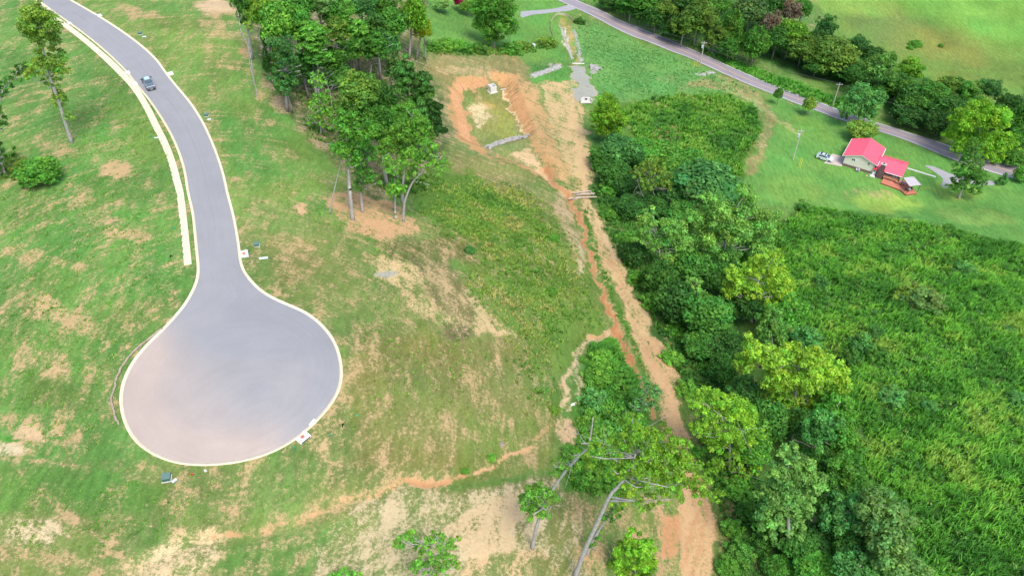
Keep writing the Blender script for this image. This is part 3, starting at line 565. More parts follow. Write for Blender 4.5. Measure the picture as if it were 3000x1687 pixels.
GRN = mat('cabinet_green', (.035, .12, .09), .5, .1, 2); GRN_LIT = mat('cabinet_green_lit', (.09, .165, .145), .5, .08, 2)  # paler copy paints light on the cabinet tops; meter boxes share it
def cabinet(p, rz, label, s=1.0):
    s *= .72
    w = W(p); t = empty('transformer_cabinet', (w[0], w[1], float(gz(w[0], w[1]))), rz); tag(t, label, 'utility cabinet', 'green utility cabinets beside the road')
    MB().box(-.8 * s, .8 * s, -.75 * s, .75 * s, -.3, .09).build('pad', CONC, t)
    MB().prism([(-.66 * s, .091), (.66 * s, .091), (.66 * s, .75 * s), (-.66 * s, .86 * s)], -.7 * s, .66 * s, 'x').build('body', GRN, t, bevel=.02)
    MB().box(-.7 * s, .7 * s, -.7 * s, .7 * s, 0, .04).build('lid', GRN_LIT, t).location = (0, 0, .80 * s)
    t.children[-1].rotation_euler = (-.08, 0, 0)
    MB().box(.662 * s, .69 * s, -.05, .05, .4 * s, .5 * s).build('latch', CONCW, t)
cabinet((489, 1402), .25, 'dark green utility cabinet below the turning circle')
cabinet((753, 719), .15, 'green utility cabinet beside the neck of the road', .8)
cabinet((605, 340), .1, 'green utility cabinet right of the upper road bend', .8); cabinet((411, 101), .1, 'green utility cabinet highest up beside the road', .8)
LID = mat('meter_lid', (.50, .55, .58), .6, .05, 3)
def lid(p, rz, label, sx=.9, sy=.5):
    w = W(p); t = empty('meter_box', (w[0], w[1], float(gz(w[0], w[1]))), rz); tag(t, label, 'meter box', 'flat meter boxes in the grass')
    MB().box(-sx / 2, sx / 2, -sy / 2, sy / 2, -.15, .08).build('box', GRN_LIT, t, bevel=.02)
    MB().box(-sx / 2 + .03, sx / 2 - .03, -sy / 2 + .03, sy / 2 - .03, .081, .12).build('lid', LID, t, bevel=.01)
lid((511, 1408), .9, 'small pale meter box beside the lowest green cabinet', .7, .45); lid((772, 757), .2, 'pale oblong meter box right of the square storm drain', 1.5, .55)
lid((613, 351), .2, 'pale meter box by the cabinet at the upper bend', .8, .5); lid((423, 109), .1, 'pale meter box by the highest cabinet', .9, .5); lid((458, 405), .1, 'pale meter box left of the sidewalk', .8, .4)
TEAL = mat('marker_teal', (.02, .30, .18), .5, .1, 5); REDP = mat('marker_red', (.55, .02, .02), .5, .1, 5); BLK = mat('marker_black', (.01, .012, .01), .6, .1)
def stakes(p, m, label, h=.7, name='marker_post', cat='marker'):
    w = W(p); z = float(gz(w[0], w[1])); t = empty(name, (w[0], w[1], z)); tag(t, label, cat)
    MB().tube([(0, 0, -.2), (.03, 0, h)], .07, 6).build('post', m, t); MB().cbox((.12, .0, h - .1), .3, .04, .22, .3).build('flag', m, t)
stakes((561, 1391), REDP, 'small red flag in the grass below the turning circle', .3); stakes((862, 1320), TEAL, 'teal marker post by the lower storm drain', .9)
stakes((966, 1278), TEAL, 'teal marker post right of the turning circle', .5); stakes((1004, 1250), BLK, 'thin black post in the grass right of the turning circle', .7)
stakes((509, 671), TEAL, 'teal marker post left of the sidewalk', .4); stakes((500, 754), BLK, 'thin black post left of the sidewalk end', .5); stakes((440, 405), TEAL, 'teal marker post beside the sidewalk bend', .6)
def litter(p, label, m=CONCW, s=.25):
    w = W(p); mb = MB(); mb.cbox((0, 0, .08), s * 1.6, s, .12, random.random() * 3, .2); o = mb.build('scrap', m, loc=(w[0], w[1], float(gz(w[0], w[1]))), bevel=.02); tag(o, label, 'litter')
litter((602, 1379), 'white scrap of litter just below the turning circle rim'); litter((1678, 1185), 'white scrap on the gully wash', s=.4); litter((1046, 1217), 'pale teal scrap in the middle grass', TEAL, .2)
# storm inlet plate on asphalt near lower drain
w = W((915, 1237)); tag(MB().cbox((0, 0, .03), 1.1, .7, .03, heading((900, 1250), (930, 1222))).build('inlet_plate', CONCW, loc=(w[0], w[1], float(gzr(w[0], w[1])) + .01)), 'white plate on the asphalt beside the lower storm drain', 'plate')
# ------------------------------------------------------------------ sediment log (wattle) left of the turning circle
WAT = mat('straw_sock', (.30, .24, .19), .95, .3, 6, bump=.03)
ww = [(a / 4.53 + 300, b / 4.53 + 950) for a, b in [(800,60),(720,110),(640,190),(560,240),(500,290),(430,350),(380,405),(330,470),(285,530),(245,590),(220,660),(180,725),(178,800),(170,850),(135,920),(112,985),(130,1060),(150,1130),(160,1200),(195,1280),(225,1330),(268,1395)]]
wp = resample(catmull(toW(ww)[:, :2], 4), step=1.0); wat = empty('straw_wattle', (0, 0, 0)); tag(wat, 'broken line of brown straw erosion sock left of the turning circle', 'erosion sock')
k = 0
while k < len(wp) - 3:
    n = random.choice([2, 3, 4]); seg = wp[k:k + n + 1]
    pts = [(p[0] + random.uniform(-.06, .06), p[1] + random.uniform(-.06, .06), float(gz(*p)) + .12) for p in resample(seg, n=n * 4)]
    MB().tube(pts, [.14 + random.uniform(-.04, .05) for _ in pts], 7).build('sock_length', WAT, wat, True); k += n
# ------------------------------------------------------------------ basin hardware
def gpt(p, h=0): w = W(p); return (w[0], w[1], float(gz(w[0], w[1])) + h)
w = gpt((1442, 269)); t = empty('concrete_riser', w, .5); t.scale = (.8,) * 3; tag(t, 'pale concrete riser box standing at the top of the basin', 'concrete box')
R_ = 1.15
for i in range(4):
    a = i * math.pi / 2; mb = MB(); mb.cbox((R_ * math.cos(a) * .92, R_ * math.sin(a) * .92, 1.2), .22, 2.34 if i % 2 == 0 else 1.9, 2.6, a); mb.build('wall', CONCW, t)
MB().box(-.9, .9, -.9, .9, .2, .9).build('inner_floor', CONC, t); MB().cbox((0, 0, .12), 3.1, 3.1, .3).build('footing', CONC, t); 
MB().cbox((0, 0, 1.5), 1.9, 1.9, .04).build('grate_shelf', mat('riser_inside', (.30, .31, .33), .8, .1), t)
w = gpt((1478, 263), .15); tag(MB().cbox((0, 0, 0), 2.6, .3, .14, .35).build('plank', CONC, loc=w), 'weathered plank lying on the orange bank by the riser', 'plank'); 
w = gpt((1475, 258), .12); tag(MB().cbox((0, 0, 0), 1.9, .22, .12, .45).build('plank', mat('plank_brown', (.25, .17, .11)), loc=w), 'brown plank lying behind the weathered plank by the riser', 'plank')
# culvert headwall with flared wings
w = gpt((1716, 300), .4); t = empty('culvert_headwall', w, 0.05); t.scale = (.75,) * 3; tag(t, 'white flared concrete culvert end with dark round pipe mouth', 'culvert')
ang = [math.pi * i / 12 for i in range(13)]; r0 = .5; cz = .72
v = []; n = 26
outer = [(-1.55, 0), (-1.55, 2.0), (1.55, 2.0), (1.55, 0)]
circ = [(r0 * math.cos(math.pi * 2 * i / 24), cz + r0 * math.sin(math.pi * 2 * i / 24)) for i in range(24)]
def sq(a):
    c, s = math.cos(a), math.sin(a); m_ = max(abs(c) / 1.55, abs(s) / .8); return (c / m_, cz + s / m_)
mb = MB()
for i in range(24):
    a = math.pi * 2 * i / 24; b2 = math.pi * 2 * (i + 1) / 24; p = [circ[i], circ[(i + 1) % 24], sq(b2), sq(a)]
    mb.add([(q[0], 0, q[1]) for q in p] + [(q[0], .25, q[1]) for q in p], [(3, 2, 1, 0), (4, 5, 6, 7), (0, 1, 5, 4), (2, 3, 7, 6)])
mb.build('wall', CONCW, t)
for s in (-1, 1): MB().prism([(s * 1.56, 0), (s * 1.72, 0), (s * 2.2, -1.5), (s * 2.02, -1.5)][::s], -.3, 1.35).build('wing_wall', CONCW, t)
MB().tube([(0, .2, cz), (0, .7, cz)], r0 * 1.0, 20, False).build('pipe', mat('pipe_dark', (.12, .11, .10), .9, .2), t); MB().cyl((0, .62, cz), r0 * .99, .05, 20, 'y').build('pipe_end', DARK, t)
MB().box(-2.0, 2.0, -1.4, 0, -.25, .04).build('apron', CONC, t)
w = gpt((1683 + 9, 189)); tag(MB().cbox((0, 0, 0), 4.2, .35, .7, -.02).build('headwall_cap', CONCW, loc=w, bevel=.03), 'white straight concrete cap at the top of the gravel apron', 'headwall')
# ------------------------------------------------------------------ rocks
ROCK = mat('rock_grey', (.31, .305, .30), .9, .3, 3, bump=.03); ROCKW = mat('rock_pale', (.52, .51, .50), .9, .2, 3)
def rock_bits(k, seed):
    r = random.Random(seed); mb = MB(); v = []
    for i in range(5):
        a = 2 * math.pi * i / 5 + r.uniform(-.3, .3); v.append((math.cos(a) * r.uniform(.8, 1.1), math.sin(a) * r.uniform(.8, 1.1), -.35))
    for i in range(5):
        a = 2 * math.pi * (i + .5) / 5 + r.uniform(-.3, .3); v.append((math.cos(a) * r.uniform(.6, .9), math.sin(a) * r.uniform(.6, .9), r.uniform(.15, .45)))
    v.append((r.uniform(-.2, .2), r.uniform(-.2, .2), .62)); f = []
    for i in range(5): j = (i + 1) % 5; f += [(i, j, 5 + i), (j, 5 + j, 5 + i), (5 + i, 5 + j, 10)]
    f.append((4, 3, 2, 1, 0)); mb.add(v, f); return mb
RM = [rock_bits(0, i).mesh('rock', ROCK) for i in range(6)]
def rocks_line(name, label, cat, pts, width, n, size, h, individual=0):
    P = resample(toW([V(*p) for p in pts])[:, :2], n=200); root = empty(name, (0, 0, 0)); tag(root, label, cat); mb = MB(); N2 = offset(P, 1.0) - P
    for i in range(n):
        k = random.randrange(200); o = max(-1, min(1, random.gauss(0, .5))); p = P[k] + N2[k] * o * width / 2; s = size * random.uniform(.6, 1.3); z = float(gz(*p)) + h * (1 - abs(o)) * random.uniform(.3, 1)
        if i < individual:
            c = link('rock', RM[i % 6], root, (p[0], p[1], z)); c.scale = (s, s * .85, s); c.rotation_euler = (random.uniform(-.4, .4), random.uniform(-.4, .4), random.random() * 6)
        else:
            b = rock_bits(0, i); a = random.random() * 6; ca, sa_ = math.cos(a), math.sin(a)
            mb.add([(p[0] + s * (x * ca - y * sa_), p[1] + s * (x * sa_ + y * ca), z + s * zz) for x, y, zz in b.v], b.f)
    if mb.v: o = mb.build('small_rocks', ROCK, root); o['kind'] = 'stuff'
rocks_line('rock_dam', 'curved grey rock dam across the lower end of the basin', 'rock dam', [(1225,373),(1245,364),(1275,355),(1305,348),(1328,345)], 1.6, 420, .3, .9, 120)
rocks_line('rock_strip', 'diagonal strip of grey riprap below the meadow', 'riprap', [(1338,193),(1365,183),(1392,174),(1410,166)], 2.2, 380, .3, .4, 60)
rocks_line('rock_pile', 'small heap of grey rock right of the gravel apron', 'rock pile', [(1484,171),(1497,173),(1508,178)], 3.0, 260, .3, 1.3, 60)
rocks_line('rock_lining', 'pale stones along the left edge of the swale', 'riprap', [(1413,70),(1420,95),(1433,130),(1440,150)], 1.3, 180, .26, .1, 0)
rocks_line('rock_lining', 'grey stones along the right edge of the swale', 'riprap', [(1444,75),(1452,110),(1461,150),(1464,160)], 1.4, 140, .26, .1, 0)
rocks_line('rock_scatter', 'pale rubble patch beside the country road', 'rubble', [(1756,190),(1775,186),(1795,182)], 2.2, 160, .3, .1, 30)
# white boulder bundle and stump
w = gpt(V(1342, 116)); r = rock_bits(0, 99); o = r.build('boulder', ROCKW, loc=w); o.scale = (1.0, .9, 1.5); tag(o, 'white boulder standing by the hedgerow', 'boulder')
w = gpt(V(1262, 1118)); r = rock_bits(0, 77); o = r.build('tree_stump', mat('stump', (.25, .2, .17), .9, .3, 5), loc=w); o.scale = (.6, .5, .4); tag(o, 'weathered grey stump in the middle grass', 'stump')
# silt fence round head of swale
SILT = mat('silt_fabric', (.42, .36, .28), .9, .1, 2); WOOD = mat('stake_wood', (.32, .22, .13), .9, .2, 5)
def silt(pts, label):
    P = resample(catmull(toW([V(*p) for p in pts])[:, :2], 5), step=1.2); t = empty('silt_fence', (0, 0, 0)); tag(t, label, 'silt fence'); mb = MB()
    for i in range(len(P) - 1):
        a, b = P[i], P[i + 1]; za, zb = float(gz(*a)), float(gz(*b)); d = (b - a) / np.linalg.norm(b - a); nn = np.array([-d[1], d[0]]) * .03
        c = [a - nn, b - nn, b + nn, a + nn]; zz = [za, zb, zb, za]
        mb.add([(c[k][0], c[k][1], zz[k] - .1) for k in range(4)] + [(c[k][0], c[k][1], zz[k] + .62) for k in range(4)], [(3,2,1,0),(4,5,6,7),(0,1,5,4),(1,2,6,5),(2,3,7,6),(3,0,4,7)])
    mb.build('fabric', SILT, t)
    for p in P[::2]: MB().cbox((p[0], p[1], float(gz(*p)) + .4), .1, .1, 1.0).build('stake', WOOD, t)
silt([(1391,92),(1386,75),(1386,58),(1396,42),(1403,38)], 'tan silt fence curving along the left of the swale head'); silt([(1403,37),(1418,38),(1430,43),(1440,53)], 'brown silt fence over the top of the swale head')
# logs across the ditch
LOG = mat('log_grey', (.40, .33, .27), .9, .3, 5, bump=.03)
def z5(x, y): return (1620 + x / 14.49, 520 + y / 14.49)
for a, b, r, lab in [((830,735),(1600,750),.17,'pale log, farthest of the logs bridging the ditch'), ((950,800),(1760,860),.2,'second log from the back bridging the ditch'), ((900,890),(1330,930),.17,'short log in front of the ditch bridge'), ((820,960),(1850,950),.2,'nearest long log bridging the ditch'), ((1550,640),(1720,830),.1,'thin stick slanting off the log bridge'), ((650,1010),(860,930),.18,'broken log end at the left of the bridge')]:
    A_w = W(z5(*a)); B_w = W(z5(*b)); h = .35; z0 = max(float(gz(A_w[0], A_w[1])), float(gz(B_w[0], B_w[1]))) + h
    m_ = (A_w + B_w) / 2; o = MB().tube([(A_w[0] - m_[0], A_w[1] - m_[1], 0), (.05, .1, .08), (B_w[0] - m_[0], B_w[1] - m_[1], .05)], [r, r * .95, r * .8], 8).build('log', LOG, smooth_=True, loc=(m_[0], m_[1], z0)); tag(o, lab, 'log')
# fallen branches
for a, b, r, lab in [(V(815,365), V(845,360), .09, 'fallen branch at the edge of the left wood'), (V(1055,460), V(1080,466), .12, 'pale fallen log in the weeds behind the tall trunks'), ]:
    A_w = W(a); B_w = W(b); m_ = (A_w + B_w) / 2; o = MB().tube([(A_w[0] - m_[0], A_w[1] - m_[1], A_w[2] - m_[2]), (B_w[0] - m_[0], B_w[1] - m_[1], B_w[2] - m_[2])], [r, r * .6], 6).build('fallen_branch', BARKP, loc=(m_[0], m_[1], m_[2] + .1)); tag(o, lab, 'branch')
# ------------------------------------------------------------------ the house with the red roof
HA = (87.58, 183.08, -38.0); HRZ = math.atan2(-.50982, .86028)
def hloc(u, v, z=0): c, s = math.cos(HRZ), math.sin(HRZ); return (HA[0] + u * c - v * s, HA[1] + u * s + v * c, HA[2] + z)
house = empty('house', HA, HRZ); tag(house, 'cream sided house with bright red metal roof and brick chimney', 'house')
SIDING = mat('vinyl_siding', (.62, .59, .51), .6, .03, 1); BRICK = mat('brick_brown', (.17, .11, .10), .9, .35, 7); TRIM = mat('trim_white', (.68, .68, .68), .5, .04, 2)
REDM = mat('roof_metal', (.66, .09, .14), .38, .04, .6, spec=.5); GLASS = mat('window_glass', (.04, .07, .09), .08, .05, 1, spec=.8); DOORM = mat('door_white', (.62, .62, .62), .5, .03)
def pent(u0, u1, zlo, zeave, zr, ur): return [(u0, zlo), (u1, zlo), (u1, zeave), (ur, zr), (u0, zeave)]
# main block: brick base, sided walls with gable
MB().box(0, 7.5, 0, 8.7, -1, .72).build('foundation_wall', BRICK, house)
mb = MB()
for (a, b) in ((0.0, .12), (8.58, 8.7)): mb.prism(pent(.02, 7.48, .722, 3.0, 4.62, 3.75), a + .005, b, 'y')
mb.box(.02, .14, .121, 8.579, .722, 3.0); mb.box(7.36, 7.48, .121, 8.579, .722, 3.0); mb.build('wall', SIDING, house)
for k in range(9): # clapboard courses on the gable wall
    z = .85 + k * .22; MB().box(.03, 7.47, -.012, .004, z, z + .19).build('clapboard', SIDING, house)
sl = (4.86 - 3.16) / 4.47
def roof_plane(nm, u0, z0, u1, z1, v0, v1, ribs, along='v', th=.09):
    r = MB()
    if along == 'v': r.add([(u0, v0, z0), (u1, v0, z1), (u1, v1, z1), (u0, v1, z0), (u0, v0, z0 - th), (u1, v0, z1 - th), (u1, v1, z1 - th), (u0, v1, z0 - th)], [(0,1,2,3),(7,6,5,4),(4,5,1,0),(5,6,2,1),(6,7,3,2),(7,4,0,3)])
    else: r.add([(v0, u0, z0), (v0, u1, z1), (v1, u1, z1), (v1, u0, z0), (v0, u0, z0 - th), (v0, u1, z1 - th), (v1, u1, z1 - th), (v1, u0, z0 - th)], [(0,1,2,3),(7,6,5,4),(4,5,1,0),(5,6,2,1),(6,7,3,2),(7,4,0,3)])
    o = r.build(nm, REDM, house); rb = MB(); n = int(abs(v1 - v0) / ribs)
    for i in range(n + 1):
        p = min(v0, v1) + i * abs(v1 - v0) / n; q = (p - .02, p + .02)
        pts = [(u0, z0 + .003), (u1, z1 + .003), (u1, z1 + .035), (u0, z0 + .035)]
        if along == 'v': rb.add([(a, q[0], z) for a, z in pts] + [(a, q[1], z) for a, z in pts], [(0,1,2,3)[::-1],(4,5,6,7),(0,1,5,4),(1,2,6,5),(2,3,7,6),(3,0,4,7)])
        else: rb.add([(q[0], a, z) for a, z in pts] + [(q[1], a, z) for a, z in pts], [(0,1,2,3)[::-1],(4,5,6,7),(0,1,5,4),(1,2,6,5),(2,3,7,6),(3,0,4,7)])
    rb.build('seam', REDM, o); return o
roof_plane('roof', -.73, 3.16, 3.74, 4.86, -.4, 9.1, .45); roof_plane('roof', 8.2, 3.16, 3.75, 4.86, -.4, 9.1, .45)
MB().tube([(3.745, -.42, 4.88), (3.745, 9.12, 4.88)], .07, 6).build('ridge_cap', REDM, house)
for u in (-.78, 8.25): MB().box(u - .06, u + .06, -.42, 9.12, 3.0, 3.13).build('gutter', TRIM, house)
for s, (u0, u1) in ((1, (-.73, 3.74)), (-1, (8.2, 3.75))):
    MB().add([(u0, -.42, 3.06), (u1, -.42, 4.77), (u1, -.42, 4.62), (u0, -.42, 2.92), (u0, -.36, 3.06), (u1, -.36, 4.77), (u1, -.36, 4.62), (u0, -.36, 2.92)], [(0,1,2,3),(7,6,5,4),(4,5,1,0),(5,6,2,1),(6,7,3,2),(7,4,0,3)]).build('fascia', TRIM, house)
def window(u, z, w_, h_, v=0.0, panes=2):
    f = MB(); t = .09
    f.box(u - w_ / 2 - t, u + w_ / 2 + t, v - .06, v + .02, z + h_ / 2, z + h_ / 2 + t).box(u - w_ / 2 - t, u + w_ / 2 + t, v - .06, v + .02, z - h_ / 2 - t, z - h_ / 2)
    f.box(u - w_ / 2 - t, u - w_ / 2, v - .06, v + .02, z - h_ / 2, z + h_ / 2).box(u + w_ / 2, u + w_ / 2 + t, v - .06, v + .02, z - h_ / 2, z + h_ / 2).box(u - .03, u + .03, v - .055, v + .02, z - h_ / 2, z + h_ / 2)
    o = f.build('window', TRIM, house)
    for s in (-1, 1): MB().box(min(u + s * .03, u + s * w_ / 2), max(u + s * .03, u + s * w_ / 2), v - .03, v - .015, z - h_ / 2, z + h_ / 2).build('pane', GLASS, o)
window(2.16, 2.62, .8, .6); window(6.05, 2.7, .5, .68); window(13.15, 1.42, .8, .42)
MB().cyl((3.72, -.07, 4.2), .22, .08, 16, 'y').build('gable_vent', TRIM, house)
# low wing
MB().box(7.482, 14.4, 0, 7.0, -1, 1.05).build('foundation_wall', BRICK, house)
mb = MB(); mb.prism([(0.02, 1.051), (6.98, 1.051), (6.98, 2.0), (3.5, 3.35), (.02, 2.0)], 14.26, 14.38, 'x'); mb.box(7.5, 14.26, .02, .14, 1.051, 2.0); mb.box(7.5, 14.26, 6.86, 6.98, 1.051, 2.0); mb.build('wall', BRICK, house)
roof_plane('roof', -.42, 2.12, 3.5, 3.62, 8.0, 14.85, .45, 'u'); roof_plane('roof', 7.4, 2.12, 3.501, 3.62, 8.0, 14.85, .45, 'u')
MB().tube([(8.0, 3.5, 3.64), (14.87, 3.5, 3.64)], .07, 6).build('ridge_cap', REDM, house)
MB().box(10.6, 14.85, -.54, -.43, 1.98, 2.1).build('gutter', TRIM, house)
MB().box(14.86, 14.9, -.42, 7.4, 1.9, 2.06).build('fascia', REDM, house)
for p in ((14.7, -.3),): MB().box(p[0] - .05, p[0] + .05, p[1] - .05, p[1] + .05, 0, 2.0).build('downspout', TRIM, house)
# entry door under the small red porch roof, white step
MB().box(7.6, 8.45, -.3, 0, .0, 1.75).build('entry_wall', DOORM, house)
d = MB().box(7.72, 8.3, -.36, -.3, .05, 1.7).build('door', TRIM, house)
for s in (0, 1): MB().box(7.8 + s * .22, 7.97 + s * .22, -.375, -.361, 1.15, 1.6).build('pane', GLASS, d)
MB().add([(7.5, -.6, 1.85), (8.6, -.6, 1.85), (8.6, .0, 2.25), (7.5, .0, 2.25), (7.5, -.6, 1.78), (8.6, -.6, 1.78), (8.6, .0, 2.18), (7.5, .0, 2.18)], [(0,1,2,3),(7,6,5,4),(4,5,1,0),(5,6,2,1),(6,7,3,2),(7,4,0,3)]).build('porch_roof', mat('porch_red', (.45, .02, .03), .4), house)
MB().box(7.35, 8.6, -1.3, -.37, -.3, .22).build('step', CONCW, house, bevel=.02)
MB().tube([(7.62, -.1, 2.9), (7.55, -.12, .35), (7.2, -.3, .3), (6.9, -.45, .1)], .06, 6).build('downspout', TRIM, house)
for (u_, v_) in ((-.03, -.03),): MB().box(u_ - .05, u_ + .05, v_ - .05, v_ + .05, .7, 3.0).build('corner_trim', TRIM, house)
# chimney
ch = MB().prism([(8.75, -.95), (10.35, -.95), (10.35, -.02), (8.75, -.02)], -.5, 2.0).build('chimney', mat('chimney_brick', (.12, .075, .08), .9, .3, 6), house)
MB().prism([(8.95, -.9), (10.2, -.9), (10.2, .0), (8.95, .0)], 2.001, 4.1).build('stack', mat('chimney_brick', (.12, .075, .08)), ch)
cr = mat('chimney_brick', (.12, .075, .08))
MB().box(8.88, 10.27, -.97, .07, 4.101, 4.25).build('cap', mat('cap_grey', (.36, .36, .36)), ch); MB().cyl((9.55, -.45, 4.251), .18, .22, 12).build('flue', DARK, ch)
# things round the house
def slab_thing(name, poly, z0, z1, m, lab, cat):
    c = np.mean(poly, 0); mb = MB(); w = hloc(*c); mb.prism([(p[0] - c[0], p[1] - c[1]) for p in poly], z0, z1); o = mb.build(name, m, loc=w); o.rotation_euler = (0, 0, HRZ); tag(o, lab, cat); return o
o = slab_thing('parking_pad', [(-3.9, 4.0), (-4.5, -1.6), (-.1, -.6), (-.05, 4.3)], -.4, .06, mat('pad_concrete', (.42, .36, .33), .9, .12, .6), 'pale concrete parking pad at the left wall of the house', 'concrete pad'); o['kind'] = 'structure'
t = empty('air_conditioner', hloc(4.0, -.75), HRZ); tag(t, 'grey air conditioning unit on the lawn below the gable wall', 'air conditioner')
MB().box(-.42, .42, -.4, .4, 0, .68).build('casing', mat('ac_grey', (.16, .17, .22), .5, .1, 20), t, bevel=.03); MB().cyl((0, 0, .682), .3, .03, 16).build('fan_grille', DARK, t)
MB().box(-.46, .46, -.44, .44, .681, .70).build('top_plate', mat('ac_top', (.5, .52, .55), .5), t)
DK = mat('deck_wood', (.42, .155, .10), .8, .15, 4); deck = empty('deck', hloc(0, 0), HRZ); tag(deck, 'red brown wooden deck at the right corner of the house', 'deck')
dp = np.array([(10.67, -.96), (10.58, -3.2), (15.6, -3.6), (17.34, -5.1), (19.6, -2.8), (17.47, -.3), (16.4, .9), (14.5, .9), (14.5, -.06), (10.67, -.06)])
vv = -5.05
while vv < .9: # boards
    xs = []
    for i in range(len(dp)):
        a, b = dp[i], dp[(i + 1) % len(dp)]
        if (a[1] - vv) * (b[1] - vv) < 0: xs.append(a[0] + (vv - a[1]) / (b[1] - a[1]) * (b[0] - a[0]))
    xs.sort()
    for k in range(0, len(xs) - 1, 2):
        if xs[k + 1] - xs[k] > .3: MB().box(xs[k], xs[k + 1], vv - .085, vv + .085, .34, .38 + random.uniform(0, .006)).build('board', DK, deck)
    vv += .19
MB().prism([tuple(p) for p in dp * .992 + np.array([.12, -.01])], -.3, .335).build('frame', mat('deck_side', (.28, .085, .05)), deck)
bw = mat('bench_wood', (.30, .15, .09), .8, .15, 5); t = empty('deck_bench', hloc(12.4, -.75, .38), HRZ); tag(t, 'long brown bench along the brick wall on the deck', 'bench')
MB().box(-1.9, 1.75, -.3, .3, .4, .47).build('seat', bw, t); MB().box(1.3, 2.3, -.8, -.31, .4, .46).build('seat', bw, t)
for u in (-1.7, 0, 1.6, 2.2): MB().box(u - .05, u + .05, -.28, -.1, 0, .4).build('leg', bw, t)
MB().box(-1.9, 1.75, .3, .36, .5, .85).build('backrest', bw, t)
t = empty('patio_canopy', hloc(17.3, -2.2, .38), HRZ); tag(t, 'grey corrugated metal canopy on dark posts over the deck', 'canopy')
cpts = [(15.1 - 17.3, -1.7 + 2.2), (17.3 - 17.3, .2 + 2.2), (19.7 - 17.3, -2.5 + 2.2), (17.3 - 17.3, -4.7 + 2.2)]
MB().prism(cpts, 2.38, 2.44).build('roof', mat('corrugated', (.40, .38, .41), .45, .12, 2), t)
a_, b_, c_, d_ = [np.array(p) for p in cpts]
for i in range(13):
    k = (i + .5) / 13; p = a_ * (1 - k) + d_ * k; q = b_ * (1 - k) + c_ * k; MB().tube([(p[0], p[1], 2.455), (q[0], q[1], 2.455)], .03, 5).build('corrugation', mat('corrugated', (.4, .38, .41)), t)
PB = mat('post_dark', (.06, .035, .03), .7)
for p in cpts: MB().box(p[0] * .93 - .06, p[0] * .93 + .06, p[1] * .93 - .06, p[1] * .93 + .06, 0, 2.375).build('post', PB, t)
t = empty('patio_table', hloc(17.5, -3.2, .38), HRZ); tag(t, 'dark round patio table under the metal canopy', 'table'); MB().cyl((0, 0, .7), .5, .04, 14).build('tabletop', mat('table_glass', (.25, .3, .32), .3), t); MB().cyl((0, 0, 0), .06, .7).build('stem', BLK, t)
def chair(u, v, rz, lab):
    t = empty('patio_chair', hloc(u, v, .38), HRZ + rz); tag(t, lab, 'chair', 'dark patio chairs on the deck'); MB().box(-.24, .24, -.24, .24, .4, .45).build('seat', BLK, t); MB().box(-.24, .24, .2, .25, .451, .9).build('backrest', BLK, t)
    for x in (-.2, .2):
        for y in (-.2, .2): MB().box(x - .02, x + .02, y - .02, y + .02, 0, .4).build('leg', BLK, t)
chair(16.8, -3.3, 1.6, 'dark patio chair left of the round table'); chair(17.9, -2.5, 0, 'dark patio chair behind the round table')
t = empty('grill', hloc(15.5, -1.2, .38), HRZ); tag(t, 'covered barbecue grill at the corner of the deck', 'grill'); MB().box(-.4, .4, -.25, .25, .5, 1.0).build('hood', mat('grill_grey', (.3, .32, .36), .4), t, bevel=.08); 
for x in (-.35, .35): MB().box(x - .03, x + .03, -.2, .2, 0, .5).build('leg', BLK, t)
o = slab_thing('walkway', [(15.0, 7.6), (15.1, 8.0), (22.3, 7.9), (22.2, 7.5)], -.3, .2, CONCW, 'narrow white walkway running right from the house', 'walkway'); o['kind'] = 'structure'
o = MB().box(7.4 - 1, 7.4 - .5, -1.9, -1.4, 0, .25).build('rock', mat('sandstone', (.45, .36, .2), .9), loc=(HA[0], HA[1], HA[2]), bevel=.1); o.rotation_euler = (0, 0, HRZ); tag(o, 'tan stone on the lawn left of the white step', 'stone')
# gravel drive right of the house
def patch(name, pts, m, lab, cat, lift=.04, n=1):
    P = toW([V(*p) for p in pts])[:, :2]; P = resample(catmull(np.vstack([P, P[:1]]), 5)[:-1], n=60); c = P.mean(0); v = [(*c, float(gz(*c)) + lift + .02)]; f = []
    rings = [.35, .7, 1.0]
    for r in rings:
        for p in P: q = c + (p - c) * r; v.append((*q, float(gz(*q)) + (lift if r < 1 else lift * .2)))
    for k in range(60): f.append((0, 1 + k, 1 + (k + 1) % 60))
    for j in range(2):
        for k in range(60): a = 1 + j * 60; f.append((a + k, a + 60 + k, a + 60 + (k + 1) % 60, a + (k + 1) % 60))
    mb = MB(); mb.add(v, f); me = mb.mesh(name, m); o = link(name, me)
    if me.polygons[0].normal.z < 0: me.flip_normals()
    tag(o, lab, cat, kind='structure'); return o
GRV = mat('gravel', (.27, .27, .285), .95, .35, 5, bump=.03)
patch('gravel_drive', [(2325,416),(2345,418),(2375,430),(2400,440),(2470,452),(2500,457),(2498,466),(2440,462),(2395,458),(2385,472),(2368,468),(2372,450),(2350,432)], GRV, 'pale gravel drive from the road towards the house', 'driveway')
patch('gravel_drive', [(1310,30),(1340,27),(1380,24),(1420,16),(1445,10),(1455,20),(1430,28),(1390,32),(1340,38),(1312,45)], GRV, 'pale gravel drive branching off the road at the top', 'driveway', .12)
patch('asphalt_patch', [(1432,8),(1440,4),(1455,2),(1462,4),(1455,9),(1442,12),(1434,12)], mat('asphalt_patch', (.06, .065, .09), .8, .1), 'dark repaired patch in the country road', 'patch', .06)
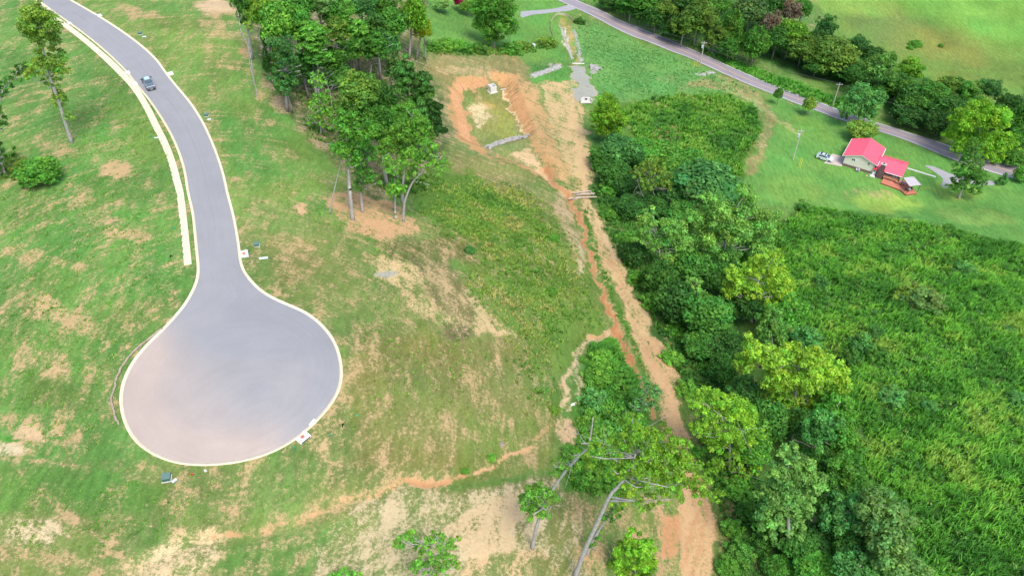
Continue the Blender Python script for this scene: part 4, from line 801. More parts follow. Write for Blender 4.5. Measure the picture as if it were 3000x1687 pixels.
# ------------------------------------------------------------------ vehicles
def wheel(parent, x, y, r=.36, wdt=.24):
    o = MB().cyl((x, y - wdt / 2, r), r, wdt, 18, 'y').build('wheel', mat('tyre', (.015, .015, .016), .8), parent); MB().cyl((x, y - wdt / 2 - .008 if y < 0 else y + wdt / 2 - .012, r), r * .6, .02, 12, 'y').build('rim', mat('rim', (.35, .36, .38), .3, metal=.8), o)
def loft(secs, name, m, parent, bevel=.0):
    """secs: list of (x, halfwidth_bottom, halfwidth_top, zb, zt)"""
    mb = MB(); v = []
    for x, wb, wt, zb, zt in secs: v += [(x, -wb, zb), (x, wb, zb), (x, wt, zt), (x, -wt, zt)]
    f = [(0, 1, 2, 3)[::-1], tuple((len(secs) - 1) * 4 + k for k in range(4))]
    for i in range(len(secs) - 1):
        for k in range(4): f.append((i * 4 + k, i * 4 + (k + 1) % 4, (i + 1) * 4 + (k + 1) % 4, (i + 1) * 4 + k)[::-1])
    f = [tuple(reversed(a)) for a in f]
    mb.add(v, f); return mb.build(name, m, parent, bevel=bevel)
PAINT = mat('truck_paint', (.20, .27, .34), .25, .04, 1, metal=.4, spec=.6)
rearW = W((447, 270)); a = W((388, 207)); b = W((436, 290)); hd = math.atan2(a[1] - b[1], a[0] - b[0])
t = empty('pickup_truck', (rearW[0] + math.cos(hd) * 2.7, rearW[1] + math.sin(hd) * 2.7, float(gzr(rearW[0], rearW[1])) + .03), hd); t.scale = (.88,) * 3; tag(t, 'blue grey crew cab pickup driving away up the road', 'pickup truck')
body = loft([(-2.85, .93, .93, .5, 1.02), (-2.8, .98, .96, .42, 1.12), (-1, 1.0, .97, .4, 1.12), (1.2, 1.0, .97, .4, 1.1), (2.0, .99, .92, .42, 1.06), (2.75, .95, .82, .45, .95), (2.92, .86, .74, .5, .82)], 'body', PAINT, t, .05)
loft([(-.72, .95, .72, 1.1, 1.86), (1.05, .95, .74, 1.1, 1.84), (1.9, .9, .8, 1.08, 1.14)], 'cab', PAINT, t, .04)
loft([(-.92, .8, .66, 1.14, 1.2), (-.7, .82, .66, 1.14, 1.78), ], 'rear_window', GLASS, t)
loft([(1.12, .72, .72, 1.70, 1.83), (1.9, .82, .84, 1.09, 1.18)], 'windshield', GLASS, t)
MB().box(-2.62, -.98, -.78, .78, 1.118, 1.16).build('bed_cover', mat('bed_cover', (.10, .13, .16), .5, .15, 3), t, bevel=.02)
MB().box(-.55, .9, -.55, .55, 1.862, 1.875).build('roof_panel', mat('roof_pale', (.35, .5, .6), .2), t)  # paler blue panel over the cab roof
for s in (-1, 1):
    MB().add([(-.5, s * .945, 1.2), (1.3, s * .945, 1.2), (.95, s * .80, 1.72), (-.45, s * .79, 1.72)], [(0, 1, 2, 3) if s < 0 else (3, 2, 1, 0)]).build('side_window', GLASS, t)
    MB().box(1.2, 1.42, s * 1.0 if s > 0 else -1.28, 1.28 if s > 0 else -1.0, 1.15, 1.38).build('mirror', BLK, t, bevel=.04)
    MB().box(-2.90, -2.80, s * .92 - .1 if s > 0 else -.97, .97 if s > 0 else -.82, .72, 1.04).build('taillight', mat('tail_red', (.30, .02, .03), .3), t)
    for x in (-1.75, 1.85): wheel(t, x, s * .9, .40, .26)
MB().box(-2.905, -2.86, -.76, .76, .66, 1.04).build('tailgate', mat('tailgate', (.16, .17, .19), .4), t); MB().box(-3.0, -2.8, -.92, .92, .38, .58).build('bumper', mat('bumper_dark', (.04, .045, .05), .4), t, bevel=.03)
MB().box(-3.012, -3.0, -.26, .26, .42, .54).build('licence_plate', mat('plate', (.55, .6, .62)), t)
# suv by the house
SP = mat('suv_paint', (.58, .65, .68), .25, .04, 1, metal=.3, spec=.6)
cpos = hloc(-4.9, .15); t = empty('parked_car', (cpos[0], cpos[1], -37.95), HRZ + .02); tag(t, 'pale silver blue wagon parked beside the house', 'car')
loft([(-2.2, .78, .74, .45, .92), (-2.1, .86, .82, .3, 1.02), (0, .9, .86, .25, 1.0), (1.0, .9, .84, .27, .98), (1.9, .84, .74, .3, .84), (2.2, .74, .64, .4, .7)], 'body', SP, t, .06)
loft([(-2.05, .8, .62, .98, 1.3), (-1.6, .82, .62, .98, 1.55), (.25, .82, .64, .97, 1.57), (1.15, .8, .72, .95, 1.02)], 'cabin', SP, t, .04)
for s in (-1, 1):
    MB().add([(-1.75, s * .815, 1.05), (.75, s * .815, 1.05), (.25, s * .68, 1.5), (-1.5, s * .67, 1.48)], [(0, 1, 2, 3) if s < 0 else (3, 2, 1, 0)]).build('side_window', GLASS, t)
    MB().tube([(-1.5, s * .56, 1.62), (.1, s * .56, 1.64)], .03, 6).build('roof_rail', BLK, t)
    for x in (-1.35, 1.35): wheel(t, x, s * .8, .34, .22)
    MB().box(2.08, 2.2, s * .62 - .1, s * .62 + .1, .62, .74).build('headlight', mat('lamp_glass', (.6, .62, .65), .1), t); MB().box(.55, .72, s * .95 - .1, s * .95 + .1, .98, 1.1).build('mirror', SP, t)
loft([(.34, .62, .62, 1.46, 1.56), (1.13, .74, .76, .98, 1.06)], 'windshield', GLASS, t); loft([(-2.12, .68, .6, 1.02, 1.12), (-1.75, .6, .6, 1.48, 1.54)], 'rear_window', GLASS, t)
MB().box(-1.4, -.95, -.5, .5, 1.585, 1.61).build('crossbar', BLK, t); MB().box(-.2, .1, -.5, .5, 1.6, 1.63).build('crossbar', BLK, t)
# ------------------------------------------------------------------ utility poles, guys and wires
POLE = mat('pole_wood', (.42, .38, .34), .9, .15, 4); GALV = mat('galvanised', (.50, .55, .62), .4, .05, metal=.2); YG_ = mat('guard_yellow', (.65, .60, .05), .6); WIRE = mat('wire', (.10, .10, .11), .6)
def top_h(bp, tp):
    w = W(bp); z = float(gz(w[0], w[1])); best = 8
    for h in np.arange(1, 16, .1):
        if project([[w[0], w[1], z + h]])[1][0] < tp: best = h; break
    return w, z, best
def pole(bp, tp, lab, can=False):
    w, z, h = top_h(bp, tp); t = empty('utility_pole', (w[0], w[1], z)); tag(t, lab, 'utility pole', 'wooden utility poles')
    MB().tube([(0, 0, -.5), (0, 0, h)], [.17, .12], 8).build('pole', POLE, t); MB().box(-.9, .9, -.06, .06, h - .5, h - .38).build('crossarm', POLE, t)
    for x in (-.8, 0, .8): MB().cyl((x, 0, h - .375 if x else h + .001), .06, .18, 8).build('insulator', GALV, t)
    if can: MB().cyl((-.42, -.1, h - 2.1), .27, .95, 12).build('transformer', GALV, t)
    return Vector((w[0], w[1], z + h))
T1 = pole((2052, 187), 123.5, 'roadside pole with a grey transformer, left of the rubble patch', True); T2 = pole((2440, 309), 245, 'leaning looking pole standing in the weeds across the road')
T3 = pole((2323, 467), 381, 'pole with transformer on the lawn left of the parked car', True)
def wire(a, b, sag, lab, r=.028):
    a = Vector(a); b = Vector(b); pts = [a.lerp(b, k / 14) - Vector((0, 0, sag * 4 * (k / 14) * (1 - k / 14))) for k in range(15)]; m_ = a.copy()
    o = MB().tube([tuple(p - m_) for p in pts], r, 4).build('power_line', WIRE, loc=tuple(m_)); tag(o, lab, 'wire')
D12 = (T2 - T1); T0 = T1 - D12 * 1.0; T0.z = T1.z - .5; T4 = T2 + D12 * 1.0; T4.z = T2.z
wire(T1, T2, 1.2, 'upper wire between the two roadside poles'); wire(T1 - Vector((0, 0, 1.5)), T2 - Vector((0, 0, 1.3)), 1.3, 'lower wire between the two roadside poles')
wire(T0, T1, 1.2, 'upper wire running left from the transformer pole'); wire(T0 - Vector((0, 0, 1.5)), T1 - Vector((0, 0, 1.5)), 1.3, 'lower wire running left from the transformer pole'); wire(T2, T4, 1.2, 'wire running right from the pole in the weeds')
wire(T1 - Vector((0, 0, .6)), T3, 2.2, 'long wire crossing from the road pole to the lawn pole'); hp = Vector(hloc(3.7, 0, 4.4)); wire(T3 - Vector((0, 0, 1)), hp, .6, 'service wire from the lawn pole to the house gable', .022)
gy_ = Vector(gpt((2069 + 30, 172))); wire(T1 - Vector((0, 0, 1)), gy_, .05, 'guy wire slanting right of the transformer pole', .02)
def guard(bp, tp, lab):
    w, z, h = top_h(bp, tp); o = MB().tube([(0, 0, 0), (.05, .02, min(h, 2.6))], .07, 6).build('guy_guard', YG_, loc=(w[0], w[1], z)); tag(o, lab, 'yellow post', 'yellow guy wire guards')
guard((2031, 203), 182, 'left yellow guy guard by the road pole'); guard((2040, 193), 177, 'right yellow guy guard by the road pole'); guard((2340, 488), 462, 'left yellow guard beside the lawn pole'); guard((2344, 490), 467, 'right yellow guard beside the lawn pole')
# ------------------------------------------------------------------ foliage
def unit(v): return v / np.maximum(np.linalg.norm(v, axis=1), 1e-6)[:, None]
def leaves(C, Nn, size, aspect=1.5, r=rng):
    n = len(C); T = unit(np.cross(Nn, r.normal(size=(n, 3)))); B = np.cross(Nn, T); s = size * r.uniform(.6, 1.35, n)[:, None] * .5
    fold = Nn * s * r.uniform(-.5, .5, n)[:, None]
    v = np.stack([C - T * s * aspect, C - B * s * .8 + fold, C + T * s * aspect, C + B * s * .8 + fold], 1).reshape(-1, 3)
    return v, np.arange(4 * n).reshape(n, 4)
def cluster_pts(C, R, per, size, r=rng, flat=1.0, shell=.6, up=.35):
    """C clusters (n,3), R radii (n,) -> leaf centres, normals, cluster id"""
    n = len(C); k = per if hasattr(per, '__len__') else np.full(n, per); idc = np.repeat(np.arange(n), k)
    d = unit(r.normal(size=(len(idc), 3)) + np.array([0, 0, up])); rad = R[idc] * (shell + (1 - shell) * r.random(len(idc)) ** .6) * r.uniform(.75, 1.12, len(idc))
    P = C[idc] + d * rad[:, None] * np.array([1, 1, flat]); nn = unit(d + r.normal(size=d.shape) * .55 + np.array([0, 0, .35])); return P, nn, idc
def tints(idc, n, r=rng, cv=.18, lv=.22):
    b = (1 + r.normal(size=idc.max() + 1) * cv)[idc] * (1 + r.normal(size=n) * lv); b = np.clip(b, .45, 1.8); w = (r.normal(size=idc.max() + 1) * .10)[idc] + r.normal(size=n) * .08
    c = np.c_[b * (1 + w), b, b * (1 - w * .5), np.ones(n)]; return np.repeat(c, 4, axis=0)
def crown_mesh(name, seed, ncl=34, per=95, size=.15, kind='round'):
    """a crown about one unit in radius"""
    r = np.random.default_rng(seed); n = ncl
    i = np.arange(n) + .5; ph = np.arccos(1 - 1.55 * i / n); th = i * 2.399963 + r.uniform(0, 6); d = np.c_[np.cos(th) * np.sin(ph), np.sin(th) * np.sin(ph), np.cos(ph)]
    rad = r.uniform(.42, .88, n); cr = r.uniform(.22, .40, n)
    if kind == 'round': C = d * rad[:, None]
    elif kind == 'loose': C = d * (rad * 1.05)[:, None] + r.normal(size=(n, 3)) * .12; cr *= .8
    elif kind == 'cone': z = r.uniform(-.85, .9, n); w = (1 - (z + .9) / 1.9) * .8 + .08; C = np.c_[np.cos(th) * w * r.uniform(.5, 1, n), np.sin(th) * w * r.uniform(.5, 1, n), z]; cr = .12 + w * .28
    elif kind == 'pine': z = np.sort(r.uniform(-.8, .85, n)); w = .25 + .65 * np.sqrt(np.clip(1 - z, 0, 2) / 1.8); C = np.c_[np.cos(th) * w * r.uniform(.35, 1, n), np.sin(th) * w * r.uniform(.35, 1, n), z]; cr = r.uniform(.2, .34, n)
    elif kind == 'flat': C = d * np.array([1, 1, .55]) * rad[:, None]; C[:, 2] += .15
    k = (per * (cr / .31) ** 1.6).astype(int) + 12
    P, nn, idc = cluster_pts(C, cr, k, size, r, flat=.38 if kind == 'pine' else .8); 
    m = int(len(P) * .16); inner = unit(r.normal(size=(m, 3))) * (r.random(m) ** .5 * .62)[:, None]; inner[:, 2] *= .9
    if kind == 'cone': inner[:, :2] *= .5
    P = np.vstack([P, inner]); nn = np.vstack([nn, unit(r.normal(size=(m, 3)))]); idc = np.r_[idc, np.full(m, idc.max() + 1)]
    v, f = leaves(P, nn, size, 1.9 if kind == 'pine' else 1.3, r); return npmesh(name, v, f, [LEAF], {'tint': tints(idc, len(P), r)})
CROWNS = {k: [crown_mesh('crown', 100 + i * 7 + hash_, n, p, s, k) for i in range(c)] for k, c, n, p, s, hash_ in (('round', 5, 60, 78, .115, 1), ('loose', 4, 46, 74, .11, 2), ('cone', 2, 40, 60, .12, 3), ('pine', 3, 40, 70, .12, 4), ('flat', 2, 40, 90, .12, 5))}
def trunk_mesh(seed, pale):
    r = random.Random(seed); mb = MB(); pts = []; x = y = 0
    for k in range(8): pts.append((x, y, k / 7)); x += r.uniform(-.012, .012); y += r.uniform(-.012, .012)
    mb.tube(pts, [.024 - .016 * k / 7 for k in range(8)], 7)
    for k in range(10):
        h = r.uniform(.45, .95); a = r.random() * 6.28; L = r.uniform(.10, .24) * (1.25 - h)* 1.6; b = [(0, 0, h), (math.cos(a) * L * .5, math.sin(a) * L * .5, h + L * .35), (math.cos(a) * L, math.sin(a) * L, h + L * .55)]
        mb.tube(b, [.009, .006, .003], 5)
    return mb.mesh('trunk', BARKP if pale else BARK, True)
TRUNKS = [trunk_mesh(i, i % 2) for i in range(4)]
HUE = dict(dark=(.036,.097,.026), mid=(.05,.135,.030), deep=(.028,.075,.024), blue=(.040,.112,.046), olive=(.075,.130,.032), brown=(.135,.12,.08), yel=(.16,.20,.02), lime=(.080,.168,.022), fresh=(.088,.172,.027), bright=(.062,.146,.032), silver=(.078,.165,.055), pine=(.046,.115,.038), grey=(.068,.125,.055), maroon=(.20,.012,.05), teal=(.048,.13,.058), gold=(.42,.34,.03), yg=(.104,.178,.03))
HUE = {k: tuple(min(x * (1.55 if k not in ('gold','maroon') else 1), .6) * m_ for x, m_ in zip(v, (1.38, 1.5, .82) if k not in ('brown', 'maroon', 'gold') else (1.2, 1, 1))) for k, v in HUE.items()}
NT = 0
def dist_at(p, h=0): w = W(p, h); return float((w - np.array([0, 0, H0])) @ _FW)
def tree(x, y, rx, ry, kind, hue, label, base=None, hc=None, group=None, cat='tree', name=None, trunk=True):
    """crown seen at photo position (x, y) with half sizes rx, ry (overview pixels)"""
    global NT; NT += 1; k = 1.164596; p = V(x, y)
    if base is not None: B = W(V(*base)); d0 = float((B - np.array([0, 0, H0])) @ _FW)
    else: d0 = dist_at(p, 5)
    sc = d0 / F; grow = 1.2 if group == 'trees along the creek' else 1.0; rxm = rx * k * sc * grow; rym = ry * k * sc * grow; ph = .62; s2 = rym ** 2 - (rxm * math.sin(ph)) ** 2; rz = max(math.sqrt(max(s2, 0)) / math.cos(ph), rxm * .62)
    if base is None:
        h = hc if hc is not None else rz * 1.05 + rxm * .5; C = W(p, h); B = np.array([C[0], C[1], float(gz(C[0], C[1]))])
    else:
        r = ray(p); t = B[1] / r[1]; C = np.array([0, 0, H0]) + r * t; B[2] = float(gz(B[0], B[1]))
    nm = name or {'round': 'leafy_tree', 'loose': 'open_tree', 'cone': 'cedar_tree', 'pine': 'pine_tree', 'flat': 'spreading_tree'}[kind]
    t = empty(nm, tuple(B)); tag(t, label, cat, group); vr = CROWNS[kind]; c = link('crown', vr[NT % len(vr)], t, tuple(C - B)); c.scale = (rxm * random.uniform(.95, 1.1), rxm * random.uniform(.9, 1.1), rz); c.rotation_euler = (0, 0, random.random() * 6.28)
    kk = {'trees of the roadside wood': .66, 'trees of the left wood': .8, 'trees along the creek': .9}.get(group, 1.0); c.color = (HUE[hue][0] * kk * (.9 if kk < 1 else 1), HUE[hue][1] * kk, HUE[hue][2] * kk, 1)
    if trunk:
        H = max(C[2] - B[2] + rz * .55, 1.0); tr = link('trunk', TRUNKS[NT % 4], t); q = 7 if H > 5 else 9
        tr.scale = (H, H, H); off = (C - B) / max(C[2] - B[2], .5); tr.rotation_euler = (-math.atan(off[1]), math.atan(off[0]), 0)
    return t
# unique trees with their own lobes and limbs, traced where they stand
def lobed(name, label, base, lobes, hue, trunk_path=None, leaf=.30, dens=1.0, r0=.28, pale=True, limbs=True, bare=0, cat='tree', depth=0.0, twig=0, group=None):
    """lobes: (x, y, rx, ry[, density]) in overview pixels, all near the trunk's own distance"""
    k = 1.164596; B = W(V(*base)); B[2] = float(gz(B[0], B[1])); d0 = float((B - np.array([0, 0, H0])) @ _FW); sc = d0 / F
    def P(x, y, dy=0): r = ray(V(x, y)); t = (B[1] + dy) / r[1]; return np.array([0, 0, H0]) + r * t
    root = empty(name, tuple(B)); tag(root, label, cat, group); r = np.random.default_rng(int(base[0] * 31 + base[1]) % 99991)
    Cs, Rs, Ks = [], [], []; centres = []
    for lb in lobes:
        x, y, rx, ry = lb[:4]; dn = lb[4] if len(lb) > 4 else 1.0; rxm = rx * k * sc; rym = ry * k * sc; dy = r.uniform(-.4, .4) * rxm + depth; c = P(x, y, dy); rz = rym / math.cos(.62) * .92
        centres.append(c); n = max(5, int(13 * (rxm * rz) ** .72 / 4.2 * 1.6)); i = np.arange(n) + .5; ph = np.arccos(1 - 1.8 * i / n); th = i * 2.4 + r.uniform(0, 6)
        d = np.c_[np.cos(th) * np.sin(ph), np.sin(th) * np.sin(ph), np.cos(ph)] * r.uniform(.35, .95, n)[:, None]
        q = c + d * np.array([rxm, rxm * .9, rz]) * .88; cr = r.uniform(.5, 1.0, n) * min(max(min(rxm, rz) * .42, .55), 1.6)
        Cs.append(q); Rs.append(cr); Ks.append((cr ** 1.7 * 96 * (0.3 / leaf) ** 1.6 * dens * dn).astype(int) + 6)
    Cs = np.vstack(Cs); Rs = np.concatenate(Rs); Ks = np.concatenate(Ks); Cs[:, 2] = np.maximum(Cs[:, 2], gz(Cs[:, 0], Cs[:, 1]) + .3)
    Pt, nn, idc = cluster_pts(Cs, Rs, Ks, leaf, r, flat=.75, shell=.35); v, f = leaves(Pt - B, nn, leaf, 1.35, r)
    c = link('crown', npmesh('crown', v, f, [LEAF], {'tint': tints(idc, len(Pt), r, .2)}), root); c.color = (*HUE[hue], 1)
    mb = MB(); path = [P(*q) for q in (trunk_path or [base, lobes[0][:2]])]; path[0] = B.copy(); path[0][2] -= .3; pp = catmull(path, 5) - B; n = len(pp); rr = [r0 * (1 - .72 * i / (n - 1)) for i in range(n)]; rr[0] *= 1.35
    mb.tube([tuple(q) for q in pp], rr, 8); pabs = pp + B
    if limbs:
        for ci in r.permutation(len(Cs))[:min(len(Cs), 26)]:
            c_ = Cs[ci]; dd = np.linalg.norm(pabs - c_, axis=1) + np.where(pabs[:, 2] > c_[2] - .3, 6, 0); j = int(np.argmin(dd)); a = pabs[j]
            if np.linalg.norm(c_ - a) > 9: continue
            m_ = (a + c_) / 2 + r.normal(size=3) * .3 - np.array([0, 0, .25]); mb.tube([tuple(a - B), tuple(m_ - B), tuple(c_ - B)], [rr[j] * .42 + .02, .05 + rr[j] * .12, .025], 5)
    for _ in range(bare): # dead silvery limbs standing out of the leaves
        ci = r.integers(len(centres)); c_ = centres[ci]; a = pabs[int(np.argmin(np.linalg.norm(pabs - c_, axis=1)))]; e = c_ * .75 + a * .25 + r.normal(size=3) * max(lobes[ci][2] * k * sc * .4, .8)
        m_ = (a + e) / 2 + r.normal(size=3) * .35; mb.tube([tuple(a - B), tuple(m_ - B), tuple(e - B)], [.08, .05, .015], 5)
        for _ in range(4): g = e + r.normal(size=3) * 1.1; s0 = m_ * .4 + e * .6; mb.tube([tuple(s0 - B), tuple(g - B)], [.035, .012], 4)
    mb.build('trunk', BARKP if pale else BARK, root, True); return root
def snag(label, base, path, r0=.16, twigs=10, tl=1.6, cat='tree', name='bare_tree', pale=True):
    k = 1.164596; B = W(V(*base)); B[2] = float(gz(B[0], B[1])); r = np.random.default_rng(int(base[0] * 17 + base[1] * 3))
    def P(x, y): q = ray(V(x, y)); return np.array([0, 0, H0]) + q * (B[1] / q[1])
    pp = catmull([B - np.array([0, 0, .2])] + [P(*q) for q in path], 5); mb = MB(); n = len(pp); mb.tube([tuple(q - B) for q in pp], [r0 * (1 - .8 * i / (n - 1)) for i in range(n)], 7)
    for _ in range(twigs):
        j = r.integers(int(n * .35), n); a = pp[j]; d = r.normal(size=3); d[2] = abs(d[2]) * .6 + .2; d /= np.linalg.norm(d); L = tl * r.uniform(.5, 1.2); m_ = a + d * L * .5 + r.normal(size=3) * .12; e = a + d * L
        mb.tube([tuple(a - B), tuple(m_ - B), tuple(e - B)], [.05, .035, .012], 4); g = e + r.normal(size=3) * .5; mb.tube([tuple(m_ - B), tuple(g - B)], [.025, .01], 4)
    root = empty(name, tuple(B)); tag(root, label, cat); mb.build('trunk', BARKP if pale else BARK, root, True); return root
# --- left edge
lobed('tall_tree', 'tall pale trunked tree standing left of the sidewalk', (180,358), [(98,45,48,40),(105,85,45,35),(75,70,30,30),(130,148,48,26),(100,165,48,24),(150,180,26,22),(75,185,28,20),(150,245,28,28,.7),(170,290,18,22,.5),(125,205,30,20,.7)], 'olive', [(180,358),(163,305),(146,250),(130,208),(118,165),(108,120),(103,60)], .30, 1.0, .34)
lobed('leaning_tree', 'dark leaning tree with drooping limb at the left edge', (14,442), [(0,300,22,50),(0,380,20,40),(3,230,14,30),(18,215,16,26,.8),(38,188,16,20,.8),(58,168,18,14,.8),(-5,420,22,30)], 'dark', [(14,442),(6,420),(-2,380),(-6,320),(0,250),(25,200),(60,165)], .30, .9, .25)
tree(98, 432, 54, 44, 'round', 'mid', 'big rounded green bush at the left edge below the tall tree', hc=2.2, cat='bush', name='bush', trunk=False)
tree(60, 425, 30, 26, 'loose', 'olive', 'smaller dull bush behind the rounded bush at the left edge', hc=1.0, cat='bush', name='bush', trunk=False)
# --- left wood
snag('thin bare leaning trunk farthest left of the wood', (638, 212), [(636,180),(625,120),(607,80),(600,40),(592,15)], .17, 12)
snag('second thin bare trunk at the left edge of the wood', (645, 245), [(650,255),(641,212),(630,168),(628,140),(625,105)], .17, 8)
snag('slim bare trunk with fork beside the dark crown', (672, 170), [(662,130),(652,80),(645,45)], .15, 8)
rows = [
 (617,22,26,50,'loose','dark','narrow dark crowned tree at the left corner of the wood',(636,150),None),
 (660,35,40,48,'loose','yg','feathery pale green tree second from the left in the wood',(692,190),None),
 (700,62,42,46,'round','bright','bright green crown behind the feathery tree',None,15),
 (738,52,40,45,'round','mid','dense mid green crown right of the feathery tree',None,16),
 (668,130,16,48,'cone','deep','narrow dark ivy covered trunk at the wood edge',(690,215),None),
 (690,150,13,36,'cone','yel','yellow vine column beside the ivy trunk',(700,215),None),
 (712,140,38,46,'loose','teal','blue green tree leaning over the wood edge',(724,281),None),
 (715,205,32,36,'loose','blue','lower dark crown under the blue green tree',(735,285),None),
 (783,85,46,34,'pine','bright','flat topped pine with long bare trunk left of the middle',(800,262),None),
 (795,130,38,26,'pine','mid','lower tier pine crown in the middle of the wood',(803,270),None),
 (750,5,40,30,'round','mid','green crown at the top edge of the wood, left of two pale trunks',None,14),
 (798,12,40,32,'loose','grey','thin greyish crown at the top edge of the wood',None,14),
 (850,30,42,34,'round','mid','rounded crown at the top middle of the wood',None,14),
 (905,10,40,34,'round','blue','bluish crown at the very top of the wood',None,14),
 (955,20,44,38,'loose','mid','loose crown at the top right of the wood',None,14),
 (985,62,40,40,'round','mid','green crown left of the yellow green tree',None,13),
 (845,75,36,34,'pine','olive','dull pine crown in the centre of the wood',None,14),
 (892,78,44,38,'pine','bright','light topped pine with whorled bare limbs below',(906,190),None),
 (945,70,36,34,'pine','pine','dark pine crown right of the light topped pine',None,14),
 (880,120,40,28,'pine','mid','spreading pine tier above the whorled limbs',(898,205),None),
 (940,115,36,36,'pine','mid','pine crown in front of the yellow green tree',(930,215),None),
 (830,150,40,34,'round','mid','leafy understory crown beneath the pines',None,6),
 (850,190,40,26,'round','dark','low dark understory tree beneath the pines',None,4),
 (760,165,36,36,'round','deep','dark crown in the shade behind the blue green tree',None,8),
 (1040,40,34,44,'round','lime','yellow green tree at the right edge of the wood',(1030,150),None),
 (1062,75,24,28,'round','yel','low yellow flank crown of the wood\'s right edge',(1045,152),None),
 (1066,76,9,8,'round','gold','small golden leaf tuft at the right edge of the wood',None,9),
 (975,112,30,38,'round','teal','blue green rounded tree below the lime crown',None,8),
 (990,160,28,34,'pine','grey','greyish thinning pine in front of the dark pines',(975,262),None),
 (1020,190,42,48,'pine','pine','tall dark pine beside the greyish pine',(1030,330),None),
 (1062,235,40,50,'pine','pine','dark pine second from the right edge of the wood',(1062,350),None),
 (1085,290,38,46,'pine','deep','darkest pine at the right edge facing the basin',(1078,380),None),
 (1045,290,38,40,'pine','pine','dark pine between the trunks at the lower right wood',(1050,390),None),
 (900,225,50,46,'round','olive','light olive crown rising at the front of the wood',(920,420),None),
 (895,285,46,50,'loose','bright','light green crown at the front left of the tall trunks',(912,430),None),
 (960,250,36,40,'round','dark','shaded crown between the light crown and the pines',None,14),
 (955,320,44,48,'round','mid','green crown in the middle of the front group',(975,470),None),
 (1010,285,36,30,'loose','bright','bright crown in front of the tall dark pine',(1015,420),None),
]
for x, y, rx, ry, kd, hue, lab, b, h in rows: tree(x, y, rx, ry, kd, hue, lab, base=b, hc=h, group='trees of the left wood')
lobed('open_tree', 'small sparse tree with pale stem at the lower edge of the wood', (807,338), [(800,205,24,30,.5),(810,245,26,24,.8),(790,265,24,18,.8),(815,285,30,22),(790,300,30,18),(825,310,26,14)], 'bright', [(807,338),(806,300),(803,250),(798,190)], .30, .9, .16, bare=3)
snag('grey dead branched tree beside the sparse tree', (835, 275), [(832,240),(820,205),(812,180)], .12, 22, 2.2)
lobed('tall_tree', 'tall pale trunk nearest the camera in the middle group', (887,552), [(880,330,40,34),(862,372,32,30),(905,355,36,34),(890,400,28,30,.7),(925,325,32,28),(868,300,30,26)], 'mid', [(887,552),(882,500),(878,455),(876,420),(870,390),(872,330)], .30, .95, .36)
snag('slim pale trunk close behind the nearest tall trunk', (879, 520), [(876,470),(874,440),(872,400)], .22, 2)
lobed('tall_tree', 'tall trunk with dark low crown in the middle group', (912,533), [(915,440,36,24),(905,462,30,18),(935,450,28,18),(900,400,30,26),(930,385,30,26)], 'dark', [(912,533),(908,490),(904,450),(903,410)], .30, 1.0, .28)
snag('grey leaning dead trunk left of the tall pale trunks', (828, 538), [(836,500),(845,460),(853,428),(858,400)], .14, 5, 1.0)
lobed('leaning_tree', 'curved trunk tree leaning right over the weeds', (1014,556), [(1085,395,44,26),(1060,415,40,22),(1110,420,32,20,.7),(1040,395,36,26),(1035,440,26,16),(1075,370,32,20)], 'bright', [(1014,556),(1018,510),(1030,475),(1045,450),(1075,425),(1100,405)], .28, .9, .24, bare=2)
lobed('leafy_tree', 'short trunk tree with low crown between the tall trunks', (995,552), [(995,470,28,24),(985,485,22,18),(1008,480,22,18),(990,420,36,28,.8)], 'bright', [(995,552),(994,520),(994,470),(992,420)], .28, 1.0, .18)
lobed('tall_tree', 'large light green tree behind the curved trunk', (1012,510), [(1020,330,44,34),(1050,345,42,32),(990,350,38,32),(1030,380,44,26),(970,375,32,24),(1060,310,34,28)], 'bright', [(1012,510),(1014,460),(1020,400),(1026,350)], .30, .95, .3, bare=4)
# --- top middle
lobed('leafy_tree', 'big dense green maple standing alone by the lawn hedge', (1243,122), [(1240,10,46,36),(1205,20,30,28),(1280,25,28,32),(1215,60,34,30),(1260,60,40,34),(1240,90,32,20),(1285,70,22,24),(1235,45,40,36)], 'mid', [(1243,122),(1242,90),(1241,40)], .36, .8, .35, False, limbs=False)
tree(1157, 4, 17, 14, 'round', 'maroon', 'small maroon leaved tree at the top edge', base=(1158, 30)); tree(1112, 14, 20, 14, 'loose', 'grey', 'small grey leafless looking tree left of the maroon tree', base=(1113, 34))
tree(1178, 18, 20, 18, 'loose', 'bright', 'pale green young tree at the left flank of the maple', base=(1180, 42)); tree(1636, 7, 7, 5, 'round', 'yel', 'tiny yellow shrub on the lawn by the road junction', hc=.6, cat='shrub', name='shrub', trunk=False)
tree(1390, 12 - 3, 1, 1, 'round', 'mid', 'tiny green sapling on the top lawn', hc=.5, cat='shrub', name='shrub', trunk=False)
for x, y, rx, ry, hue, lab in [(1088,118,22,12,'mid','leftmost shrub of the hedgerow under the maple'),(1120,116,26,11,'bright','second shrub from the left in the hedgerow'),(1160,120,24,12,'mid','hedgerow shrub left of the maple trunk'),(1200,126,24,11,'dark','low dark shrub touching the maple trunk'),(1285,128,26,14,'mid','hedgerow shrub right of the maple trunk'),(1315,118,18,10,'olive','brownish shrub between maple and white boulder'),(1375,112,24,14,'olive','round grey green shrub right of the white boulder'),(1457,56,14,7,'deep','low dark juniper at the head of the swale')]:
    tree(x, y, rx * 1.15, ry * .8, 'loose', hue, lab, hc=.4, cat='shrub', name='shrub', trunk=False, group='shrubs along the hedgerow')
